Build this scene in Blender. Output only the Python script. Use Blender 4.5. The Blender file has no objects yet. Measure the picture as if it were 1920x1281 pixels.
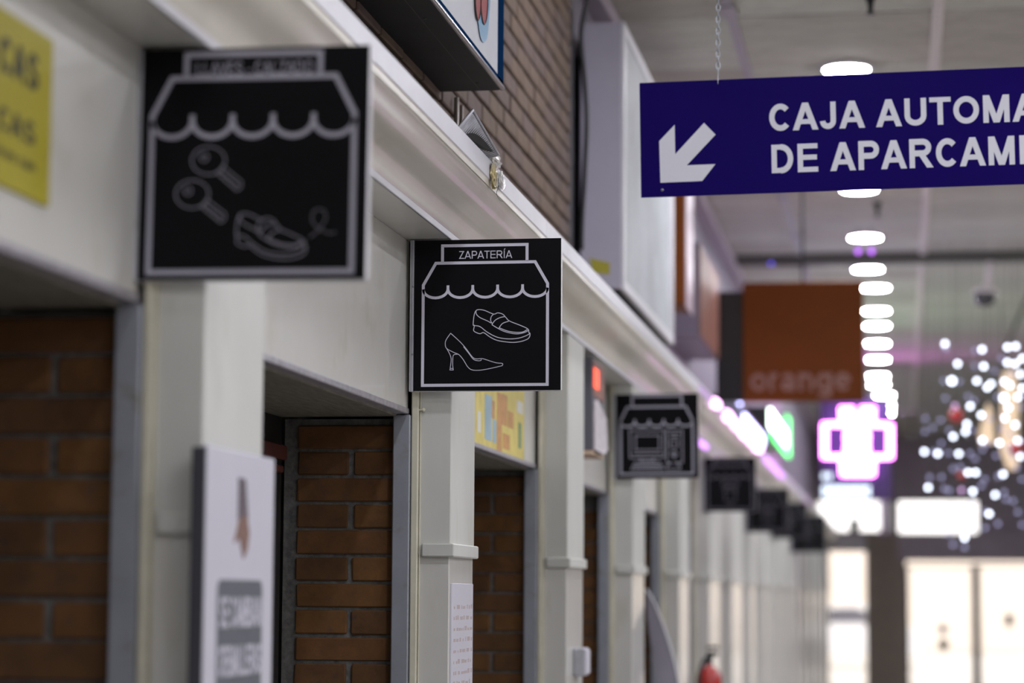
import bpy, math, random
from mathutils import Vector, Matrix
random.seed(7)
R = random.random
sc = bpy.context.scene
col = sc.collection

# ------------------------------------------------------------------ camera
W, H, F = 1920, 1281, 4533.0            # 85 mm lens on a 36 mm frame
VX, VY, ROLL = 1690.0, 1122.0, 0.006    # where the aisle direction meets the frame
CZ = 1.6                                # eye height
CAM = Vector((0, 0, CZ))
a = Vector(((VX - W/2)/F, -(VY - H/2)/F, -1))
nup = Vector((ROLL, 1, -((VY - H/2)/F - ROLL*(VX - W/2)/F)))
yA = a.normalized(); zA = nup.normalized(); xA = yA.cross(zA).normalized(); zA = xA.cross(yA)
RM = Matrix((xA, yA, zA))               # camera space -> world
cd = bpy.data.cameras.new('camera'); cam = bpy.data.objects.new('camera', cd); col.objects.link(cam)
cam.matrix_world = Matrix.Translation(CAM) @ RM.to_4x4()
cd.lens = 85.0; cd.sensor_width = 36.0; cd.clip_start = 0.05; cd.clip_end = 300
sc.camera = cam
fwd = RM @ Vector((0, 0, -1))
cd.dof.use_dof = True; cd.dof.aperture_fstop = 2.0
cd.dof.focus_distance = Vector((-1.14, 6.46, 0.78)).dot(fwd)

# ------------------------------------------------------------------ world, exposure
wd = bpy.data.worlds.new('world'); sc.world = wd; wd.use_nodes = True
bg = wd.node_tree.nodes['Background']; bg.inputs[0].default_value = (1.0, 0.965, 0.94, 1); bg.inputs[1].default_value = 2.2
sc.view_settings.view_transform = 'Standard'; sc.view_settings.look = 'None'
sc.view_settings.exposure = 0.15; sc.view_settings.gamma = 1.0; sc.view_settings.use_curve_mapping = False
LAMP = 170.0                             # strength of the round ceiling lamps

def ray(px, py): return RM @ Vector(((px - W/2)/F, -(py - H/2)/F, -1))
def pX(px, py, X): d = ray(px, py); return CAM + d*(X/d.x)
def pY(px, py, Y): d = ray(px, py); return CAM + d*(Y/d.y)
def pZ(px, py, Z): d = ray(px, py); return CAM + d*((Z - CZ)/d.z)
def YX(px, X, py=VY): return pX(px, py, X).y

# ------------------------------------------------------------------ materials
MATS = {}
def mat(name, c, rough=0.5, metal=0.0, var=0.0, scale=6.0, bump=0.0, emit=0.0, ec=None, dirt=None, stretch=(1,1,1), coat=0.0, alpha=None, trans=0.0, spec=None):
    m = bpy.data.materials.new(name); m.use_nodes = True; nt = m.node_tree; b = nt.nodes['Principled BSDF']
    c4 = (c[0], c[1], c[2], 1)
    b.inputs['Base Color'].default_value = c4; b.inputs['Roughness'].default_value = rough; b.inputs['Metallic'].default_value = metal
    if coat: b.inputs['Coat Weight'].default_value = coat; b.inputs['Coat Roughness'].default_value = 0.08
    if spec is not None: b.inputs['Specular IOR Level'].default_value = spec
    if trans: b.inputs['Transmission Weight'].default_value = trans
    if alpha is not None: b.inputs['Alpha'].default_value = alpha
    if emit: b.inputs['Emission Color'].default_value = (*(ec or c), 1); b.inputs['Emission Strength'].default_value = emit
    if var or bump or dirt:
        tc = nt.nodes.new('ShaderNodeTexCoord'); mp = nt.nodes.new('ShaderNodeMapping'); mp.inputs['Scale'].default_value = stretch
        nt.links.new(tc.outputs['Object'], mp.inputs[0])
        n = nt.nodes.new('ShaderNodeTexNoise'); n.inputs['Scale'].default_value = scale; n.inputs['Detail'].default_value = 8; n.inputs['Roughness'].default_value = 0.65
        nt.links.new(mp.outputs[0], n.inputs[0])
        last = None
        if var:
            r = nt.nodes.new('ShaderNodeValToRGB'); r.color_ramp.elements[0].position = 0.3; r.color_ramp.elements[1].position = 0.72
            r.color_ramp.elements[0].color = (*[max(0, v*(1-var)) for v in c], 1); r.color_ramp.elements[1].color = (*[min(1, v*(1+var)) for v in c], 1)
            nt.links.new(n.outputs[0], r.inputs[0]); last = r.outputs[0]; nt.links.new(last, b.inputs['Base Color'])
        if dirt:
            n2 = nt.nodes.new('ShaderNodeTexNoise'); n2.inputs['Scale'].default_value = scale*2.3; n2.inputs['Detail'].default_value = 10
            nt.links.new(mp.outputs[0], n2.inputs[0])
            r2 = nt.nodes.new('ShaderNodeValToRGB'); r2.color_ramp.elements[0].position = 0.58; r2.color_ramp.elements[1].position = 0.75
            r2.color_ramp.elements[0].color = (0,0,0,1); r2.color_ramp.elements[1].color = (1,1,1,1); nt.links.new(n2.outputs[0], r2.inputs[0])
            mx = nt.nodes.new('ShaderNodeMix'); mx.data_type = 'RGBA'; nt.links.new(r2.outputs[0], mx.inputs[0])
            if last: nt.links.new(last, mx.inputs[6])
            else: mx.inputs[6].default_value = c4
            mx.inputs[7].default_value = (*dirt, 1); nt.links.new(mx.outputs[2], b.inputs['Base Color'])
        if bump:
            bp = nt.nodes.new('ShaderNodeBump'); bp.inputs['Strength'].default_value = bump; bp.inputs['Distance'].default_value = 0.004
            nt.links.new(n.outputs[0], bp.inputs['Height']); nt.links.new(bp.outputs[0], b.inputs['Normal'])
    MATS[name] = m; return m

cream   = mat('cream_laminate', (0.66, 0.65, 0.61), 0.42, var=0.05, scale=3, dirt=(0.61, 0.59, 0.52), coat=0.3)
cream2  = mat('pilaster_paint', (0.66, 0.665, 0.625), 0.45, var=0.06, scale=4, stretch=(1,1,.3), dirt=(0.58, 0.56, 0.47))
cream3  = mat('glossy_lower_paint', (0.68, 0.67, 0.63), 0.3, var=0.06, scale=4, stretch=(1,1,.3), dirt=(0.58, 0.56, 0.47), coat=0.5)
gloss   = mat('cornice_laminate', (0.74, 0.70, 0.62), 0.34, var=0.03, scale=3, dirt=(0.68, 0.63, 0.53), stretch=(1,.5,1))
flange  = mat('yellowed_pvc', (0.70, 0.67, 0.54), 0.45, var=0.12, scale=8)
white_s = mat('white_edge_strip', (0.74, 0.73, 0.78), 0.42, var=0.04)
jambm   = mat('blue_grey_metal', (0.36, 0.38, 0.43), 0.42, metal=0.35, var=0.1, scale=9, dirt=(0.30,0.30,0.28))
lipm    = mat('worn_aluminium_lip', (0.42, 0.40, 0.44), 0.45, metal=0.4, var=0.25, scale=30)
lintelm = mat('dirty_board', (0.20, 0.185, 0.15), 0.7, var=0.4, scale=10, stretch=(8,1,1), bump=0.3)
brickA  = [mat('brick_clay_%s' % n, c, 0.85, var=0.28, scale=14, bump=0.6, dirt=d) for n, c, d in
           (('rust', (0.135, 0.058, 0.017), (0.09, 0.045, 0.028)), ('brown', (0.112, 0.050, 0.016), (0.07,0.037,0.024)), ('orange', (0.15, 0.067, 0.018), (0.1,0.05,0.03)))]
brickB  = [mat('upper_brick_%s' % n, c, 0.8, var=0.25, scale=10, bump=0.5, dirt=(0.095, 0.072, 0.062)) for n, c in
           (('tan', (0.128, 0.084, 0.062)), ('mauve', (0.118, 0.080, 0.068)), ('ochre', (0.130, 0.085, 0.058)))]
mortar  = mat('mortar', (0.15, 0.147, 0.14), 0.95, var=0.45, scale=40, bump=1.0)
mortarB = mat('upper_mortar', (0.060, 0.050, 0.042), 0.95, var=0.3, scale=30, bump=0.8)
black   = mat('black_sign_face', (0.0022, 0.0020, 0.0036), 0.4, var=0.1, scale=20, spec=0.14)
artm    = mat('pale_print', (0.40, 0.39, 0.47), 0.45)
artb    = mat('bright_pale_print', (0.64, 0.63, 0.74), 0.45)
artd    = mat('dim_print', (0.13, 0.13, 0.16), 0.5)
alu     = mat('aluminium', (0.50, 0.51, 0.56), 0.35, metal=0.6, var=0.1, scale=20)
rimm    = mat('white_sign_rim', (0.75, 0.74, 0.78), 0.4)
screwm  = mat('screw_steel', (0.35, 0.35, 0.37), 0.3, metal=0.9)
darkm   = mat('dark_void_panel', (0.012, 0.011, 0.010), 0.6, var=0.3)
redbrn  = mat('maroon_shutter_slats', (0.10, 0.028, 0.022), 0.5, var=0.3, scale=20)
navy    = mat('blue_sheet', (0.009, 0.0015, 0.13), 0.5, var=0.06, scale=3, spec=0.06)
lett    = mat('white_vinyl', (0.88, 0.89, 0.98), 0.5)
chainm  = mat('galvanised_chain', (0.42, 0.44, 0.48), 0.35, metal=0.8)
tilem   = [mat('ceiling_tile_%s' % n, c, 0.9, var=0.16, scale=5, bump=0.25, stretch=(.6,1.6,1), dirt=(0.36,0.34,0.29)) for n, c in
           (('pale', (0.64,0.63,0.57)), ('grey', (0.585,0.575,0.52)), ('stained', (0.54,0.51,0.46)))]
gridm   = mat('ceiling_groove', (0.10, 0.095, 0.085), 0.9)
railm   = mat('lilac_rail', (0.42, 0.38, 0.45), 0.45)
stripm  = mat('white_ceiling_strip', (0.80, 0.73, 0.72), 0.5)
wallup  = mat('upper_wall_paint', (0.24, 0.20, 0.27), 0.6, var=0.12, scale=2)
floorm  = mat('terrazzo_floor', (0.29, 0.275, 0.255), 0.3, var=0.15, scale=30)
hallw   = mat('hall_wall_paint', (0.45, 0.43, 0.40), 0.7, var=0.1)
yellow  = mat('yellow_board', (0.42, 0.36, 0.02), 0.55, var=0.06)
yellow2 = mat('yellow_poster', (0.72, 0.60, 0.16), 0.5, var=0.15, scale=12)
ink     = mat('black_ink', (0.03, 0.03, 0.025), 0.6)
boardw  = mat('white_board_plastic', (0.68, 0.67, 0.76), 0.35, var=0.02)
boardg  = mat('grey_print', (0.115, 0.125, 0.15), 0.5)
boardd  = mat('dark_board_edge', (0.06, 0.06, 0.075), 0.4)
lb_dark = mat('lightbox_underside', (0.009, 0.010, 0.013), 0.5, var=0.5, scale=5, spec=.12)
lb_blue = mat('lightbox_blue_frame', (0.006, 0.030, 0.09), 0.9, spec=.0)
lb_edge = mat('polished_edge', (0.42, 0.43, 0.5), 0.2, metal=0.8)
lb_face = mat('lightbox_acrylic', (0.60, 0.61, 0.66), 0.6, var=0.05)
redp    = mat('red_print', (0.33, 0.03, 0.035), 0.5, spec=.2)
bluep   = mat('light_blue_print', (0.10, 0.30, 0.50), 0.4)
palebox = mat('lilac_grey_casing', (0.46, 0.44, 0.53), 0.45, var=0.04)
glassy  = mat('poster_cover', (0.50, 0.53, 0.56), 0.55, var=0.25, scale=1.6, spec=.3)
orangem = mat('orange_panel', (0.17, 0.043, 0.003), 0.6, var=0.1, scale=3, spec=.25)
salmon  = mat('salmon_panel', (0.28, 0.12, 0.09), 0.5, var=0.2, scale=3)
pinkish = mat('pink_white_panel', (0.66, 0.52, 0.60), 0.35)
blackm  = mat('black_casing', (0.006, 0.006, 0.008), 0.4)
cable   = mat('black_cable', (0.008, 0.008, 0.01), 0.5)
greybox = mat('grey_casing', (0.13, 0.13, 0.16), 0.4)
ribm    = mat('grey_ribbed_metal', (0.50, 0.50, 0.55), 0.35, metal=0.4, var=0.3, scale=20)
ribd    = mat('rib_gap', (0.015, 0.015, 0.015), 0.6)
plastic = mat('crumpled_clear_tape', (0.80, 0.78, 0.74), 0.08, trans=0.55, bump=1.0, scale=30, var=0.1)
plasticy= mat('yellowed_tape', (0.62, 0.52, 0.26), 0.15, trans=0.35, bump=1.0, scale=30, var=0.3)
tape    = mat('yellow_green_sticker', (0.42, 0.38, 0.05), 0.3, coat=0.4)
redpaint= mat('red_enamel', (0.42, 0.012, 0.008), 0.25, coat=0.5)
feather = mat('grey_lilac_board', (0.30, 0.28, 0.34), 0.5)
framem  = mat('grey_door_frame', (0.14, 0.13, 0.13), 0.5)
pierm   = mat('brown_grey_pier', (0.42, 0.36, 0.30), 0.7, var=0.1)
headm   = mat('dark_header', (0.52, 0.45, 0.52), 0.7, var=0.15)
purplem = mat('purple_dark_panel', (0.045, 0.012, 0.11), 0.4)
glassm  = mat('window_glass', (1, 1, 1), 0.02, trans=1.0)
beigeb  = mat('outdoor_building', (0.84, 0.76, 0.68), 0.9, var=0.06, scale=.6)
carm    = mat('white_car_paint', (0.85, 0.85, 0.88), 0.3)
wirem   = mat('thin_green_wire', (0.05, 0.09, 0.06), 0.6)
e_lamp  = mat('lamp_diffuser', (1, 1, 1), 0.5, emit=LAMP, ec=(0.93, 0.93, 1.0))
e_mag   = mat('magenta_led', (0, 0, 0), 0.5, emit=14, ec=(1.0, 0.22, 1.0))
e_vdim  = mat('lilac_strip', (0, 0, 0), 0.5, emit=0.8, ec=(0.8, 0.5, 1.0))
e_vmod  = mat('violet_module', (0, 0, 0), 0.5, emit=5, ec=(1.0, 0.5, 1.0))
e_violet= mat('violet_led', (0, 0, 0), 0.5, emit=2, ec=(0.75, 0.33, 1.0))
e_blue  = mat('blue_white_led', (0, 0, 0), 0.5, emit=8, ec=(0.5, 0.5, 1.0))
e_green = mat('green_led', (0, 0, 0), 0.5, emit=3.5, ec=(0.08, 1.0, 0.18))
e_gwhite= mat('green_white_led', (0, 0, 0), 0.5, emit=8, ec=(0.8, 1.0, 0.85))
e_cool  = mat('cool_led_dots', (0, 0, 0), 0.5, emit=2.6, ec=(0.75, 0.88, 1.0))
e_bulb  = mat('bright_bulb', (0, 0, 0), 0.5, emit=6.5, ec=(0.78, 0.84, 1.0))
e_bulbd = mat('dim_bulb', (0, 0, 0), 0.5, emit=0.75, ec=(0.6, 0.58, 1.0))
e_bulbp = mat('pink_bulb', (0, 0, 0), 0.5, emit=1.6, ec=(0.85, 0.5, 0.95))
e_warm  = mat('warm_window_glow', (0, 0, 0), 0.5, emit=0.9, ec=(1.0, 0.74, 0.5))
e_red   = mat('red_orange_led', (0, 0, 0), 0.5, emit=1.8, ec=(1.0, 0.09, 0.04))
e_bdot  = mat('blue_indicator', (0, 0, 0), 0.5, emit=3, ec=(0.12, 0.08, 1.0))

# ------------------------------------------------------------------ mesh helpers
class MB:
    def __init__(s): s.v = []; s.f = []
    def add(s, vs, fs):
        n = len(s.v); s.v += [tuple(v) for v in vs]; s.f += [tuple(i + n for i in f) for f in fs]; return s
    def box(s, x0, x1, y0, y1, z0, z1):
        if x0 > x1: x0, x1 = x1, x0
        if y0 > y1: y0, y1 = y1, y0
        if z0 > z1: z0, z1 = z1, z0
        return s.add([(x0,y0,z0),(x1,y0,z0),(x1,y1,z0),(x0,y1,z0),(x0,y0,z1),(x1,y0,z1),(x1,y1,z1),(x0,y1,z1)],
                     [(0,3,2,1),(4,5,6,7),(0,1,5,4),(1,2,6,5),(2,3,7,6),(3,0,4,7)])
    def bbox(s, x0, x1, y0, y1, z0, z1, b=0.004):
        """box with chamfered edges along its vertical and long edges"""
        if x0 > x1: x0, x1 = x1, x0
        if y0 > y1: y0, y1 = y1, y0
        if z0 > z1: z0, z1 = z1, z0
        P = []
        for z, i in ((z0, b), (z0 + b, 0), (z1 - b, 0), (z1, b)):
            for (x, y) in ((x0+i+b, y0+i), (x1-i-b, y0+i), (x1-i, y0+i+b), (x1-i, y1-i-b), (x1-i-b, y1-i), (x0+i+b, y1-i), (x0+i, y1-i-b), (x0+i, y0+i+b)):
                P.append((x, y, z))
        Fs = [tuple(range(7, -1, -1)), tuple(range(24, 32))]
        for k in range(3):
            for j in range(8): Fs.append((k*8+j, k*8+(j+1) % 8, k*8+8+(j+1) % 8, k*8+8+j))
        return s.add(P, Fs)
    def prism(s, pts, d):
        """closed polygon of 3D points pushed along vector d"""
        n = len(pts); d = Vector(d); q = [Vector(p) + d for p in pts]
        return s.add([tuple(p) for p in pts] + [tuple(p) for p in q],
                     [tuple(range(n)), tuple(range(2*n-1, n-1, -1))] + [(i, i+n, (i+1) % n + n, (i+1) % n) for i in range(n)])
    def tube(s, pts, r, n=8, closed=False):
        pts = [Vector(p) for p in pts]; m = len(pts); rr = r if isinstance(r, (list, tuple)) else [r]*m
        base = len(s.v); up = None
        for i, p in enumerate(pts):
            if closed: t = pts[(i+1) % m] - pts[i-1]
            else: t = pts[min(i+1, m-1)] - pts[max(i-1, 0)]
            t.normalize()
            if up is None: up = t.orthogonal().normalized()
            up = (up - t*up.dot(t)).normalized(); b = t.cross(up)
            for k in range(n):
                an = 2*math.pi*k/n; s.v.append(tuple(p + (up*math.cos(an) + b*math.sin(an))*rr[i]))
        for i in range(m if closed else m-1):
            for k in range(n):
                s.f.append((base+i*n+k, base+i*n+(k+1) % n, base+((i+1) % m)*n+(k+1) % n, base+((i+1) % m)*n+k))
        if not closed:
            s.f.append(tuple(base+k for k in range(n-1, -1, -1))); s.f.append(tuple(base+(m-1)*n+k for k in range(n)))
        return s
    def lathe(s, c, prof, n=24, axis='z'):
        base = len(s.v)
        for (r, h) in prof:
            for k in range(n):
                an = 2*math.pi*k/n
                if axis == 'z': s.v.append((c[0]+r*math.cos(an), c[1]+r*math.sin(an), c[2]+h))
                else: s.v.append((c[0]+r*math.cos(an), c[1]+h, c[2]+r*math.sin(an)))
        for i in range(len(prof)-1):
            for k in range(n): s.f.append((base+i*n+k, base+i*n+(k+1) % n, base+(i+1)*n+(k+1) % n, base+(i+1)*n+k))
        s.f.append(tuple(base+k for k in range(n-1, -1, -1))); s.f.append(tuple(base+(len(prof)-1)*n+k for k in range(n)))
        return s
    def mesh(s, name, m, smooth=False, shift=None):
        me = bpy.data.meshes.new(name)
        vs = s.v if shift is None else [(v[0]-shift[0], v[1]-shift[1], v[2]-shift[2]) for v in s.v]
        me.from_pydata(vs, [], s.f); me.materials.append(m); me.update()
        if smooth: me.polygons.foreach_set('use_smooth', [True]*len(me.polygons))
        return me

def tag(o, label=None, cat=None, group=None, kind=None):
    if label: o['label'] = label
    if cat: o['category'] = cat
    if group: o['group'] = group
    if kind: o['kind'] = kind
    return o
def empty(name, loc, label=None, cat=None, group=None, kind=None):
    o = bpy.data.objects.new(name, None); o.empty_display_size = 0.05; col.objects.link(o); o.location = loc
    o['_l'] = tuple(loc); return tag(o, label, cat, group, kind)
def link(name, me, parent=None, loc=None):
    o = bpy.data.objects.new(name, me); col.objects.link(o)
    if parent is not None: o.parent = parent
    if loc is not None: o.location = loc
    return o
def wpos(p): return Vector(p['_l'])
def part(name, mb, m, parent, smooth=False, label=None, kind=None):
    """mesh given in world coordinates, child of an unrotated object"""
    o = link(name, mb.mesh(name, m, smooth, wpos(parent)), parent); o['_l'] = tuple(wpos(parent))
    return tag(o, label, None, None, kind)
def top(name, mb, m, label, cat, group=None, kind=None, smooth=False):
    """top-level thing that is one mesh; origin at the middle of its base"""
    xs = [v[0] for v in mb.v]; ys = [v[1] for v in mb.v]; zs = [v[2] for v in mb.v]
    c = ((min(xs)+max(xs))/2, (min(ys)+max(ys))/2, min(zs))
    o = link(name, mb.mesh(name, m, smooth, c), None, c); o['_l'] = c
    return tag(o, label, cat, group, kind)
def lpart(name, mb, m, parent, smooth=False, label=None, kind=None):
    """mesh given in the parent's own coordinates"""
    o = link(name, mb.mesh(name, m, smooth), parent); return tag(o, label, None, None, kind)

def _gl():
    """letters as simple strokes; cap height 1. Each returns (advance, list of items)"""
    G = {}
    def P(*p): return ('poly', list(p))
    def S(pts, c=False): return ('line', pts, c)
    def arc(cx, cy, rx, ry, a0, a1, n=18):
        return [(cx+rx*math.cos(math.radians(a0+(a1-a0)*k/n)), cy+ry*math.sin(math.radians(a0+(a1-a0)*k/n))) for k in range(n+1)]
    def make(s):
        h = s/2; w = s*1.12; H_ = s*.86
        def diag(xb, xt, y0=0, y1=1): return P((xb, y0), (xb+w, y0), (xt+w, y1), (xt, y1))
        def stem(x, y0=0, y1=1): return P((x, y0), (x+s, y0), (x+s, y1), (x, y1))
        def bar(x0, x1, y): return P((x0, y), (x1, y), (x1, y+H_), (x0, y+H_))
        g = {}
        g['A'] = (1.0, [diag(.01, .5-w/2), diag(.99-w, .5-w/2), bar(.24, .76, .22)])
        g['C'] = (.95, [S(arc(.5, .5, .43-h, .5-h, 42, 318, 26))])
        g['G'] = (1.06, [S(arc(.5, .5, .43-h, .5-h, 42, 345, 26)), bar(.54, .93, .40), stem(.93-s, .1, .46)])
        g['J'] = (.77, [stem(.66-s, .3, 1), S([(.66-h, .32)]+arc(.355, .30, .305-h, .30-h, 0, -180, 16))])
        g['U'] = (1.0, [stem(.09, .35, 1), stem(.91-s, .35, 1), S(arc(.5, .37, .41-h, .37-h, 180, 360, 18))])
        g['T'] = (.86, [bar(.03, .83, 1-H_), stem(.43-h, 0, 1-H_*.5)])
        g['O'] = (1.08, [S(arc(.54, .5, .48-h, .5-h, 0, 360, 32)[:-1], True)])
        g['M'] = (1.16, [stem(.09), stem(1.07-s), diag(.58-w/2, .10), diag(.58-w/2, 1.06-w)])
        g['N'] = (1.0, [stem(.09), stem(.91-s), diag(.90-w, .10)])
        g['I'] = (.39, [stem(.195-h)])
        g['D'] = (1.0, [stem(.09), bar(.1, .46, 0), bar(.1, .46, 1-H_), S([(.44, h*.86)]+arc(.45, .5, .47-h, .5-h*.86, -90, 90, 20)+[(.44, 1-h*.86)])])
        g['E'] = (.93, [stem(.09), bar(.1, .87, 0), bar(.1, .83, .5-H_*.4), bar(.1, .86, 1-H_)])
        g['L'] = (.84, [stem(.09), bar(.1, .81, 0)])
        g['P'] = (.93, [stem(.09), S([(.1, 1-h*.86), (.55, 1-h*.86)]+arc(.56, .70, .32-h, .30-h*.86, 90, -90, 14)+[(.1, .40+h*.86)])])
        g['R'] = (1.02, [stem(.09), S([(.1, 1-h*.86), (.58, 1-h*.86)]+arc(.59, .71, .33-h, .29-h*.86, 90, -90, 14)+[(.1, .42+h*.86)]), P((.98-w*1.05, 0), (.99, 0), (.66, .48), (.42, .48))])
        g['B'] = (1.0, [stem(.09), S([(.1, 1-h*.86), (.56, 1-h*.86)]+arc(.56, .745, .31-h, .255-h*.86, 90, -90, 12)+[(.1, .49+h*.86)]), S([(.1, .51-h*.2), (.58, .51-h*.2)]+arc(.58, .27, .34-h, .27-h*.86, 90, -90, 12)+[(.1, h*.86)])])
        sp_ = arc(.47, .725, .36-h, .275-h*.9, 25, 180, 12)+arc(.47, .74, .36-h, .25-h*.4, 180, 262, 6)[1:]+arc(.47, .26, .38-h, .25-h*.4, 82, 0, 6)+arc(.47, .275, .38-h, .275-h*.9, 0, -158, 12)[1:]
        g['S'] = (.93, [S(sp_)])
        g['Z'] = (.86, [bar(.06, .82, 0), bar(.06, .81, 1-H_), diag(.04, .80-w)])
        g['V'] = (.93, [diag(.465-w/2, .0), diag(.465-w/2, .93-w)])
        g['-'] = (.46, [bar(.06, .40, .28)])
        g[' '] = (.39, [])
        ac = P((.48, 1.06), (.57, 1.06), (.76, 1.25), (.56, 1.25))
        g['Á'] = (g['A'][0], g['A'][1]+[ac]); g['Í'] = (.39, g['I'][1]+[P((.13, 1.06), (.22, 1.06), (.39, 1.25), (.21, 1.25))])
        o_ = arc(.5, .5, .46-h, .5-h, 0, 360, 24)[:-1]
        g['o'] = (1.04, [S(o_, True)]); g['r'] = (.66, [stem(.08), S(arc(.50, .55, .42-h, .45-h, 175, 80, 8))])
        g['n'] = (1.04, [stem(.08), S([(.92-h, 0), (.92-h, .55)]+arc(.5, .55, .42-h, .45-h, 0, 175, 12))])
        g['a'] = (1.0, [stem(.86-s, 0, .7), S(arc(.47, .64, .39-h, .36-h, 0, 160, 12)), S(arc(.42, .29, .36-h, .29-h, 0, 360, 20)[:-1], True)])
        g['g'] = (1.04, [S(arc(.47, .5, .43-h, .5-h, 0, 360, 24)[:-1], True), stem(.93-s, -.1, 1), S([(.93-h, 0)]+arc(.50, -.08, .43-h, .30-h, 0, -160, 12))])
        g['e'] = (1.0, [S(arc(.5, .5, .46-h, .5-h, 0, 318, 22)), bar(.06, .95-h, .5-H_*.4)])
        return g
    return make
GL = _gl()
def text_mb(body, x0, x1, z0, z1, y, thick, bold=0.13, prefix=None):
    """lettering as geometry; z0..z1 is the cap height; the text (or its prefix) fills x0..x1"""
    g = GL(bold if bold > .05 else .13); adv = lambda t: sum(g[c][0] for c in t)
    sx = (x1-x0)/adv(prefix or body); sz = (z1-z0); mb = MB(); x = 0; q = 0
    for c in body:
        for it in g[c][1]:
            q += 1; yy = y - thick*.04*(q % 4)
            if it[0] == 'poly': mb.prism([(x0+(x+p[0])*sx, yy, z0+p[1]*sz) for p in it[1]], (0, thick, 0))
            else:
                t = MB(); ribbon(t, [(p[0], p[1]) for p in it[1]], bold if bold > .05 else .13, 0, 1, it[2])
                mb.add([(x0+(x+v[0])*sx, yy+v[1]*thick, z0+v[2]*sz) for v in t.v], t.f)
        x += g[c][0]
    return mb
def ribbon(mb, pts, w, y, thick=0.0006, closed=False):
    """flat line of width w in the local xz plane"""
    pts = [Vector((p[0], p[1])) for p in pts]; m = len(pts); L = []; Q = []
    for i, p in enumerate(pts):
        if closed: p0, p1 = pts[i-1], pts[(i+1) % m]
        else: p0, p1 = pts[max(i-1, 0)], pts[min(i+1, m-1)]
        d1 = (p-p0); d2 = (p1-p)
        d1 = d1.normalized() if d1.length > 1e-9 else d2.normalized(); d2 = d2.normalized() if d2.length > 1e-9 else d1
        t = (d1+d2); t = t.normalized() if t.length > 1e-6 else d1
        nn = Vector((-t.y, t.x)); k = min(1.6, 1/max(0.5, nn.dot(Vector((-d1.y, d1.x)))))
        L.append(p+nn*w/2*k); Q.append(p-nn*w/2*k)
    b = len(mb.v)
    for i in range(m):
        for (q, yy) in ((L[i], y), (Q[i], y), (Q[i], y+thick), (L[i], y+thick)): mb.v.append((q.x, yy, q.y))
    for i in range(m if closed else m-1):
        j = (i+1) % m; A = b+i*4; B = b+j*4
        for k in range(4): mb.f.append((A+k, A+(k+1) % 4, B+(k+1) % 4, B+k))
    if not closed: mb.f.append((b, b+1, b+2, b+3)); e = b+(m-1)*4; mb.f.append((e+3, e+2, e+1, e))
    return mb
def smooth_pts(pts, n=5, closed=False):
    out = []; m = len(pts)
    for i in range(m if closed else m-1):
        if closed: p = [pts[(i+k-1) % m] for k in range(4)]
        else: p = [pts[max(0, i-1)], pts[i], pts[i+1], pts[min(m-1, i+2)]]
        for k in range(n):
            t = k/n
            out.append(tuple(0.5*((2*p[1][c])+(-p[0][c]+p[2][c])*t+(2*p[0][c]-5*p[1][c]+4*p[2][c]-p[3][c])*t*t+(-p[0][c]+3*p[1][c]-3*p[2][c]+p[3][c])*t**3) for c in range(len(pts[0]))))
    if not closed: out.append(tuple(pts[-1]))
    return out

# ------------------------------------------------------------------ setting: hall shell
CEIL = CZ + 2.9; YE = 44.0; YB = -7.0; XR = 7.0
top('floor', MB().box(-2.2, XR, YB, YE, -0.1, 0), floorm, 'grey polished hall floor running down the aisle', 'floor', kind='structure')
top('wall_right', MB().box(XR, XR+.15, YB, YE, 0, CEIL), hallw, 'pale wall on the far side of the hall', 'wall', kind='structure')
top('wall_back', MB().box(-2.2, XR, YB-.15, YB, 0, CEIL), hallw, 'pale wall behind the viewer', 'wall', kind='structure')
XI = -1.69
top('wall_inner', MB().box(-2.2, XI-.03, YB, YE, 0, CEIL), hallw, 'plain wall behind the row of stall fronts', 'wall', kind='structure')

# ceiling: slab, tiles, rail, strip
cl = top('ceiling', MB().box(-2.2, XR, YB, YE, CEIL+.012, CEIL+.12), gridm, 'grey tiled ceiling of the hall', 'ceiling', kind='structure')
XRAIL, XSTR = -0.81, 0.21
cols_ = [(-1.4, XRAIL-.012), (XRAIL+.012, XSTR-.012), (XSTR+.012, 1.22), (1.245, 2.24)]
tile_me = {}
for j in range(33):
    y0 = 9.52 + 0.6*j
    for i, (x0, x1) in enumerate(cols_):
        k = random.randrange(3)
        if (i, k) not in tile_me:
            tile_me[(i, k)] = MB().bbox(-(x1-x0)/2+.006, (x1-x0)/2-.006, -.293, .293, 0, .02, .004).mesh('tile', tilem[k])
        o = link('tile', tile_me[(i, k)], cl); o.location = Vector(((x0+x1)/2, y0+.3, CEIL-.005+random.uniform(-.0025, .0025))) - wpos(cl)
mb = MB()
for (xa, xb) in cols_: mb.box(xa, xb, YB, 9.5, CEIL-.003, CEIL+.02); mb.box(xa, xb, 9.52+33*.6, YE, CEIL-.003, CEIL+.02)
mb.box(2.26, XR, YB, YE, CEIL-.003, CEIL+.02)
part('far_tiles', mb, tilem[1], cl, kind='stuff')
mb = MB().box(XRAIL-.022, XRAIL+.022, 0, 22.5, CEIL-.02, CEIL)
for k in range(12): mb.box(XRAIL-.035, XRAIL+.035, 11.6+k*1.9, 11.85+k*1.9, CEIL-.032, CEIL-.02)
top('trim_1', mb, railm, 'lilac grey metal rail along the ceiling left of the lamps', 'rail', kind='structure')
mb = MB()
for k in range(18): mb.bbox(XSTR-.028, XSTR+.028, 2+k*2.0, 3.985+k*2.0, CEIL-.03, CEIL-.002, .004)
top('trim_2', mb, stripm, 'white cover strip along the ceiling right of the lamps', 'trim', kind='structure')
top('trim_3', MB().box(-1.4, XR, 20.4, 20.75, CEIL-.06, CEIL), gridm, 'dark joint beam crossing the ceiling', 'beam', kind='structure')
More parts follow.
